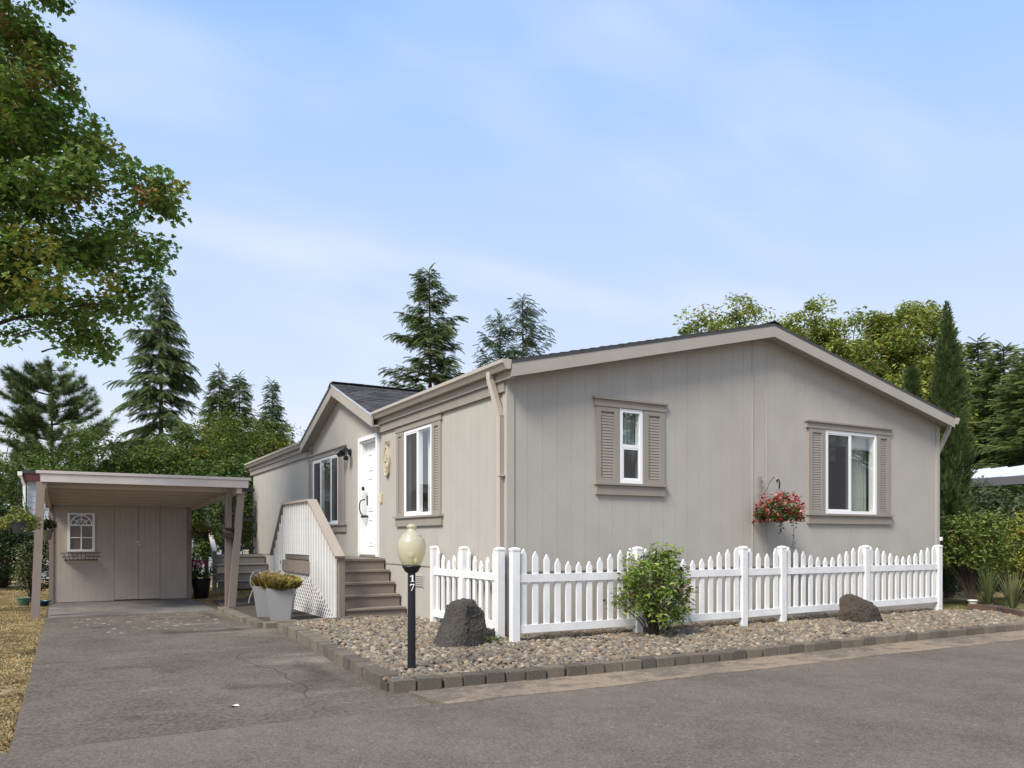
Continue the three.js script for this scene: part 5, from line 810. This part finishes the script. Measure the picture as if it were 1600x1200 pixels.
{ // hanging basket of petunias on the street gable
  const bT = thing('plant_bracket', 'scrolled taupe iron bracket on the gable above the flowers', 'bracket', [4.02, 1.62, 0.02]);
  obj('back_plate', bx(-0.028, 0.028, 0.1, 0.46, 0.0, 0.012), M.trim, bT);
  obj('arm', tube([[0, 0.20, 0.01], [0.0, 0.26, 0.10], [0.0, 0.40, 0.20], [0, 0.44, 0.27], [0, 0.40, 0.315]], 0.009, 24, 7), M.trim, bT);
  obj('scroll', [tube([[0, 0.40, 0.01], [0, 0.41, 0.07], [0, 0.36, 0.10], [0, 0.32, 0.07], [0, 0.345, 0.05]], 0.006, 20, 6), tube([[0, 0.14, 0.01], [0, 0.15, 0.05], [0, 0.19, 0.06], [0, 0.2, 0.03]], 0.006, 16, 6)], M.trim, bT);
  const t = thing('hanging_basket', 'hanging basket of red and pink petunias with trailing ivy', 'basket', [4.05, 1.43, 0.335]), q = RNG(531);
  obj('bowl', new THREE.LatheGeometry([[0.0005, 0.0], [0.10, 0.02], [0.17, 0.08], [0.20, 0.15], [0.21, 0.16], [0.19, 0.155], [0.16, 0.14], [0.0005, 0.14]].map(p => new THREE.Vector2(...p)), 24), mat([0.03, 0.028, 0.025], 0.8), t);
  obj('hook', tube([[0.0, 0.47, 0.0], [0.0, 0.55, 0.005], [0, 0.59, -0.015], [0, 0.58, -0.035], [0, 0.55, -0.04]], 0.011, 16, 7), M.black, t);
  for (let k = 0; k < 3; k++) { const a = k * 2.094 + 0.3; obj('wire', tube([[Math.cos(a) * 0.19, 0.15, Math.sin(a) * 0.19], [Math.cos(a) * 0.09, 0.33, Math.sin(a) * 0.09], [0, 0.48, 0]], 0.0025, 6, 5), M.black, t); }
  const cl = []; for (let i = 0; i < 130; i++) { const a = q() * 6.28, d = 0.29 * Math.sqrt(q()); cl.push([Math.cos(a) * d, 0.07 + 0.30 * q() * (1.3 - d / 0.3), Math.sin(a) * d, 0.06, 22]); }
  instanced('foliage', leafGeo, M_leaf, clumpLeaves(cl, 0.045, [[0.10, 0.16, 0.035], [0.14, 0.2, 0.045], [0.07, 0.12, 0.03]], q, 0.85), t, 'stuff');
  const fl = []; for (let i = 0; i < 420; i++) { const a = q() * 6.28, rim = q() < 0.7, d = rim ? 0.25 + 0.08 * q() : 0.27 * Math.sqrt(q()), s = 0.04 + 0.018 * q(), y = rim ? 0.0 + 0.26 * q() : 0.26 + 0.16 * q() * (1 - d); fl.push([Math.cos(a) * d, y, Math.sin(a) * d, (q() - 0.5) * 2, q() * 6.28, 0.5 + (q() - 0.5) * 2, s, s, s, pick(q() < 0.75 ? [[0.34, 0.03, 0.03], [0.28, 0.035, 0.035], [0.42, 0.07, 0.04]] : [[0.60, 0.14, 0.20], [0.55, 0.24, 0.22], [0.62, 0.30, 0.26]], q, 0.3)]); }
  instanced('blossoms', mapleGeo, M_leaf, fl, t, 'stuff');
  const iv = []; const trail = (x, z, len, n) => { for (let i = 0; i < n; i++) { const s = i / n, k = 0.03 + 0.012 * q(); iv.push([x + (q() - 0.5) * 0.045, 0.05 - len * s, z + (q() - 0.5) * 0.045, q() * 2, q() * 6.28, -0.6 + q(), k, k, k, pick([[0.06, 0.08, 0.04], [0.035, 0.05, 0.025]], q, 0.3)]); } };
  trail(-0.10, 0.12, 0.20, 26); trail(0.12, 0.14, 0.42, 26); instanced('trailing_ivy', mapleGeo, M_leaf, iv, t, 'stuff');
  obj('ivy_stems', [tube([[-0.10, 0.07, 0.12], [-0.10, -0.15, 0.125]], 0.0025, 4, 4), tube([[0.12, 0.07, 0.14], [0.125, -0.15, 0.14], [0.12, -0.37, 0.145]], 0.0025, 6, 4)], M.bark, t);
}

// ------------------------------------------------------------------ side deck far along the house, trellis, chair, figurine
{
  const t = thing('side_deck', 'grey wooden side deck steps with pale handrail beyond the carport', 'steps', [-0.8, 0, -11.8]); t.position.set(0, 0, 0);
  const gm = mat([0.20, 0.185, 0.17], 0.8, { map: rep(sideTone, 1), bumpMap: rep(T.grainV, 2), bumpScale: 0.002 });
  for (let k = 0; k < 4; k++) { obj('riser', bx(-1.28, -0.04, 0.03 + k * 0.19, 0.19 + k * 0.19, -11.6 - k * 0.26, -11.57 - k * 0.26), gm, t); obj('tread', bx(-1.3, -0.03, 0.191 + k * 0.19, 0.222 + k * 0.19, -11.86 - k * 0.26, -11.555 - k * 0.26, 0.005), gm, t); }
  for (let k = 0; k < 8; k++) obj('deck_board', bx(-1.3, -0.03, 0.78, 0.812, -12.66 - (k + 1) * 0.14 + 0.006, -12.66 - k * 0.14), gm, t);
  const pal2 = mat([0.55, 0.50, 0.46], 0.7); obj('handrail', beam([-1.36, 0.92, -11.5], [-1.36, 1.75, -12.7], 0.10, 0.035), pal2, t);
  obj('post', bx(-1.40, -1.31, 0, 0.92, -11.6, -11.51), gm, t); obj('post', bx(-1.40, -1.31, 0, 2.3, -12.8, -12.71), gm, t);
  const tr = thing('metal_trellis', 'black iron trellis screen at the far end of the house wall', 'trellis', [-0.35, 0.81, -13.3]);
  for (const x of [-0.55, -0.3, -0.05, 0.2]) obj('bar', tube([[x, 0, 0], [x, 0.9, 0], [x, 1.75, 0]], 0.013, 6, 6), M.black, tr);
  for (const y of [0.12, 0.85, 1.62]) obj('cross_bar', bx(-0.6, 0.25, y, y + 0.09, -0.02, 0.02), M.black, tr);
  for (const s of [-1, 1]) obj('scroll', tube([[-0.17, 0.3, 0], [-0.17 + s * 0.1, 0.55, 0], [-0.17, 0.8, 0], [-0.17 + s * 0.05, 0.65, 0]], 0.01, 20, 6), M.black, tr);
}
{
  const t = thing('garden_chair', 'white round-backed metal garden chair behind the grey planters', 'chair', [-1.2, -0.02, -7.0], 0.4);
  const wm = mat([0.70, 0.70, 0.68], 0.4);
  obj('backrest', [new THREE.TorusGeometry(0.19, 0.011, 8, 28).translate(0, 0.46, -0.18), new THREE.TorusGeometry(0.13, 0.009, 8, 24).translate(0, 0.46, -0.18)], wm, t); obj('seat', new THREE.CylinderGeometry(0.21, 0.21, 0.022, 24).translate(0, 0.30, 0), wm, t);
  for (const [x, z] of [[-1, -1], [1, -1], [-1, 1], [1, 1]]) obj('leg', tube([[x * 0.15, 0.30, z * 0.15], [x * 0.19, 0.15, z * 0.19], [x * 0.21, 0.0, z * 0.21]], 0.011, 6, 6), wm, t);
  const f = thing('garden_figurine', 'small black and white animal figurine on a stump behind the planters', 'figurine', [-1.02, -0.02, -6.3], -0.4);
  obj('stump', new THREE.CylinderGeometry(0.10, 0.12, 0.52, 14).translate(0, 0.26, 0), M.bark, f);
  const wht = mat([0.6, 0.58, 0.54], 0.5), bl = mat([0.02, 0.02, 0.02], 0.5);
  obj('body', new THREE.LatheGeometry([[0.0005, 0.52], [0.085, 0.53], [0.095, 0.59], [0.075, 0.66], [0.045, 0.71], [0.05, 0.73], [0.065, 0.765], [0.055, 0.80], [0.03, 0.825], [0.0005, 0.83]].map(p => new THREE.Vector2(...p)), 20), wht, f);
  for (const s of [-1, 1]) { obj('ear', new THREE.SphereGeometry(0.025, 10, 8).scale(1, 1.5, 0.6).translate(s * 0.045, 0.815, 0), bl, f); obj('patch', new THREE.SphereGeometry(0.04, 10, 8).scale(0.7, 1.4, 0.5).translate(s * 0.06, 0.62, 0.05), bl, f); obj('eye', new THREE.SphereGeometry(0.014, 8, 6).translate(s * 0.025, 0.775, 0.05), bl, f); }
  obj('muzzle', new THREE.SphereGeometry(0.026, 10, 8).translate(0, 0.75, 0.055), wht, f);
}
// ------------------------------------------------------------------ neighbours
{
  const t = thing('neighbour_house', 'pale blue neighbour house with maroon fascia behind the carport', 'house', [-2.6, 0, -22]); t.position.set(0, 0, 0);
  const wm = mat([0.50, 0.55, 0.60], 0.7, { map: rep(sideTone, 0.5) });
  for (let y = 0.3, k = 0; y < 3.0; y += 0.2, k++) obj('clapboard', prism([[0, y], [0.018, y], [0.006, y + 0.2], [0, y + 0.2]], -5.35, 0.9, (u, v, d) => [d, v, -19.9 + u]), wm, t);
  obj('wall', bx(-5.35, 0.9, 0, 3.05, -25, -19.9), wm, t);
  const mar = mat([0.10, 0.022, 0.022], 0.55); obj('fascia', [bx(-5.42, 1.0, 2.94, 3.16, -19.76, -19.72), bx(-5.44, -5.40, 2.94, 3.16, -25.1, -19.76)], mar, t);
  obj('roof', prism([[-5.5, 3.16], [1.05, 3.16], [1.05, 3.24], [-5.5, 3.24]], -25.2, -19.70, XY), M.shingle[2], t);
  obj('gutter', bx(-5.58, -5.46, 3.08, 3.2, -25, -19.66, 0.01), M.vinyl, t); obj('downspout', [beam([-5.52, 3.1, -19.7], [-5.42, 2.8, -19.80], 0.07, 0.06, [0, 0, 1]), beam([-5.42, 2.8, -19.8], [-5.42, 0.1, -19.8], 0.07, 0.06, [0, 0, 1])], M.vinyl, t);
  const c = thing('metal_carport', 'low neighbour carport with pale metal roof at the right edge', 'carport', [16, 0, -3]); c.position.set(0, 0, 0);
  const met = mat([0.72, 0.74, 0.78], 0.3, { metalness: 0.35 });
  for (let k = 0; k < 12; k++) { const a = -6.4 + k * 0.5; obj('roof_panel', prism([[a, 2.70], [a + 0.03, 2.745], [a + 0.06, 2.70], [a + 0.49, 2.70], [a + 0.49, 2.685], [a, 2.685]], 15.2, 20, (u, v, d) => [d, v + (d - 15.2) * 0.13, u]), met, c); }
  obj('fascia', bx(15.16, 15.2, 2.50, 2.70, -6.45, -0.4), mat([0.10, 0.10, 0.11], 0.5), c); obj('front_fascia', bx(15.2, 20, 2.50, 2.70, -0.44, -0.4), mat([0.10, 0.10, 0.11], 0.5), c);
  for (const [x, z] of [[15.3, -6.2], [15.3, -0.6], [19.8, -0.6], [19.8, -6.2]]) obj('post', bx(x - 0.05, x + 0.05, 0, 2.5, z - 0.05, z + 0.05), M.black, c);
}
{ // brick edging and cup at the right
  const t = thing('brick_edging', 'low brown brick edging around the spiky plants', 'edging', [8.3, 0.05, 0.85]), r = RNG(61), bm = [[0.13, 0.075, 0.055], [0.16, 0.10, 0.075], [0.10, 0.07, 0.058]].map(c => mat(c, 0.9, { bumpMap: rep(T.lava, 5), bumpScale: 0.008 }));
  const pts = [[8.05, 0.55], [8.12, 0.83], [8.0, 1.08], [7.8, 1.30], [7.62, 1.55], [7.45, 1.75]], g = bx(-0.5, 0.5, -0.5, 0.5, -0.5, 0.5, 0.04);
  for (let i = 0; i < pts.length - 1; i++) { const [a, b] = [pts[i], pts[i + 1]], m = shadow(new THREE.Mesh(g, bm[i % 3])); m.name = 'brick'; const L = Math.hypot(b[0] - a[0], b[1] - a[1]); m.scale.set(L - 0.012, 0.15, 0.10); m.position.set((a[0] + b[0]) / 2 - 8.3, 0.05 + 0.01 * r(), (a[1] + b[1]) / 2 - 0.85); m.rotation.set((r() - 0.5) * 0.08, Math.atan2(-(b[1] - a[1]), b[0] - a[0]), 0); t.add(m); }
  const c = thing('plastic_pot', 'small white plastic pot on the ground by the shrub', 'pot', [8.92, 0.03, 0.12]);
  obj('pot', potGeo(0.05, 0.07, 0.15), mat([0.8, 0.8, 0.78], 0.4), c);
}
{ // across the street, seen only in the gable windows
  const t = thing('street_house', 'dark-roofed house across the street', 'house', [24, 0, 17]); t.position.set(0, 0, 0);
  obj('wall', bx(17, 29, 0, 2.9, 13.5, 22), mat([0.28, 0.26, 0.24], 0.8), t);
  obj('roof', prism([[13.0, 2.85], [17.75, 4.9], [22.5, 2.85]], 16.6, 29.4, (u, v, d) => [d, v, u]), M.shingle[1], t);
  conifer('fir_tree', 'dark fir across the street, left of the roof', [20, 0, 25], { seed: 801, h: 13, r: 3, spray: 0.9, gap: 0.7, whorl: 6, step: 0.3 });
  conifer('fir_tree', 'dark fir across the street, right of the roof', [31, 0, 20], { seed: 802, h: 14, r: 3.2, spray: 0.9, gap: 0.7, whorl: 6, step: 0.3 });
  conifer('fir_tree', 'dark fir across the street, farthest along', [36, 0, 14], { seed: 803, h: 12, r: 3, spray: 0.9, gap: 0.7, whorl: 6, step: 0.3 });
  broadTree('leafy_tree', 'leafy tree across the street beside the dark roof', [14, 0, 14.5], { seed: 804, h: 6.5, c: [0, 4.3, 0], r: [2.2, 2.2, 2.2], n: 80, cr: 0.6, leaves: 60, size: 0.2, trunk: 0.14 });
}
{ // scraps on the tarmac
  const r = RNG(71), L = []; for (let i = 0; i < 260; i++) { const onD = i < 90, x = onD ? -4.5 + 2.3 * r() : -2 + 10 * r(), z = onD ? -5 + 7 * r() : 2.2 + 0.5 * r() + (r() < 0.2 ? 1.5 * r() : 0), s = 0.012 + 0.02 * r() * r(); L.push([x, 0.012, z, (r() - 0.5) * 0.4, r() * 6.28, (r() - 0.5) * 0.4, s, s, s, pick([[0.35, 0.25, 0.12], [0.25, 0.17, 0.08], [0.45, 0.36, 0.22]], r, 0.3)]); }
  tag(instanced('leaf_litter', leafGeo, mat([1, 1, 1], 0.9), L, scene, 'stuff'), 'scattered dry leaf scraps on the tarmac and driveway', 'leaves');
  const p = obj('paper_scrap', fromTris([-0.035, 0.002, -0.02, 0.03, 0.012, -0.025, 0.035, 0.004, 0.02, -0.035, 0.002, -0.02, 0.035, 0.004, 0.02, -0.02, 0.016, 0.025]), mat([0.75, 0.75, 0.73], 0.8)); p.position.set(-3.38, 0.004, 2.02); tag(p, 'white paper scrap lying on the driveway near the street', 'scrap');
}

// ------------------------------------------------------------------ render
const renderer = new THREE.WebGLRenderer({ antialias: true });
renderer.setSize(1024, 768); renderer.toneMapping = THREE.LinearToneMapping; renderer.toneMappingExposure = EXPOSURE;
renderer.shadowMap.enabled = true; renderer.shadowMap.type = THREE.PCFSoftShadowMap;
renderer.render(scene, camera);
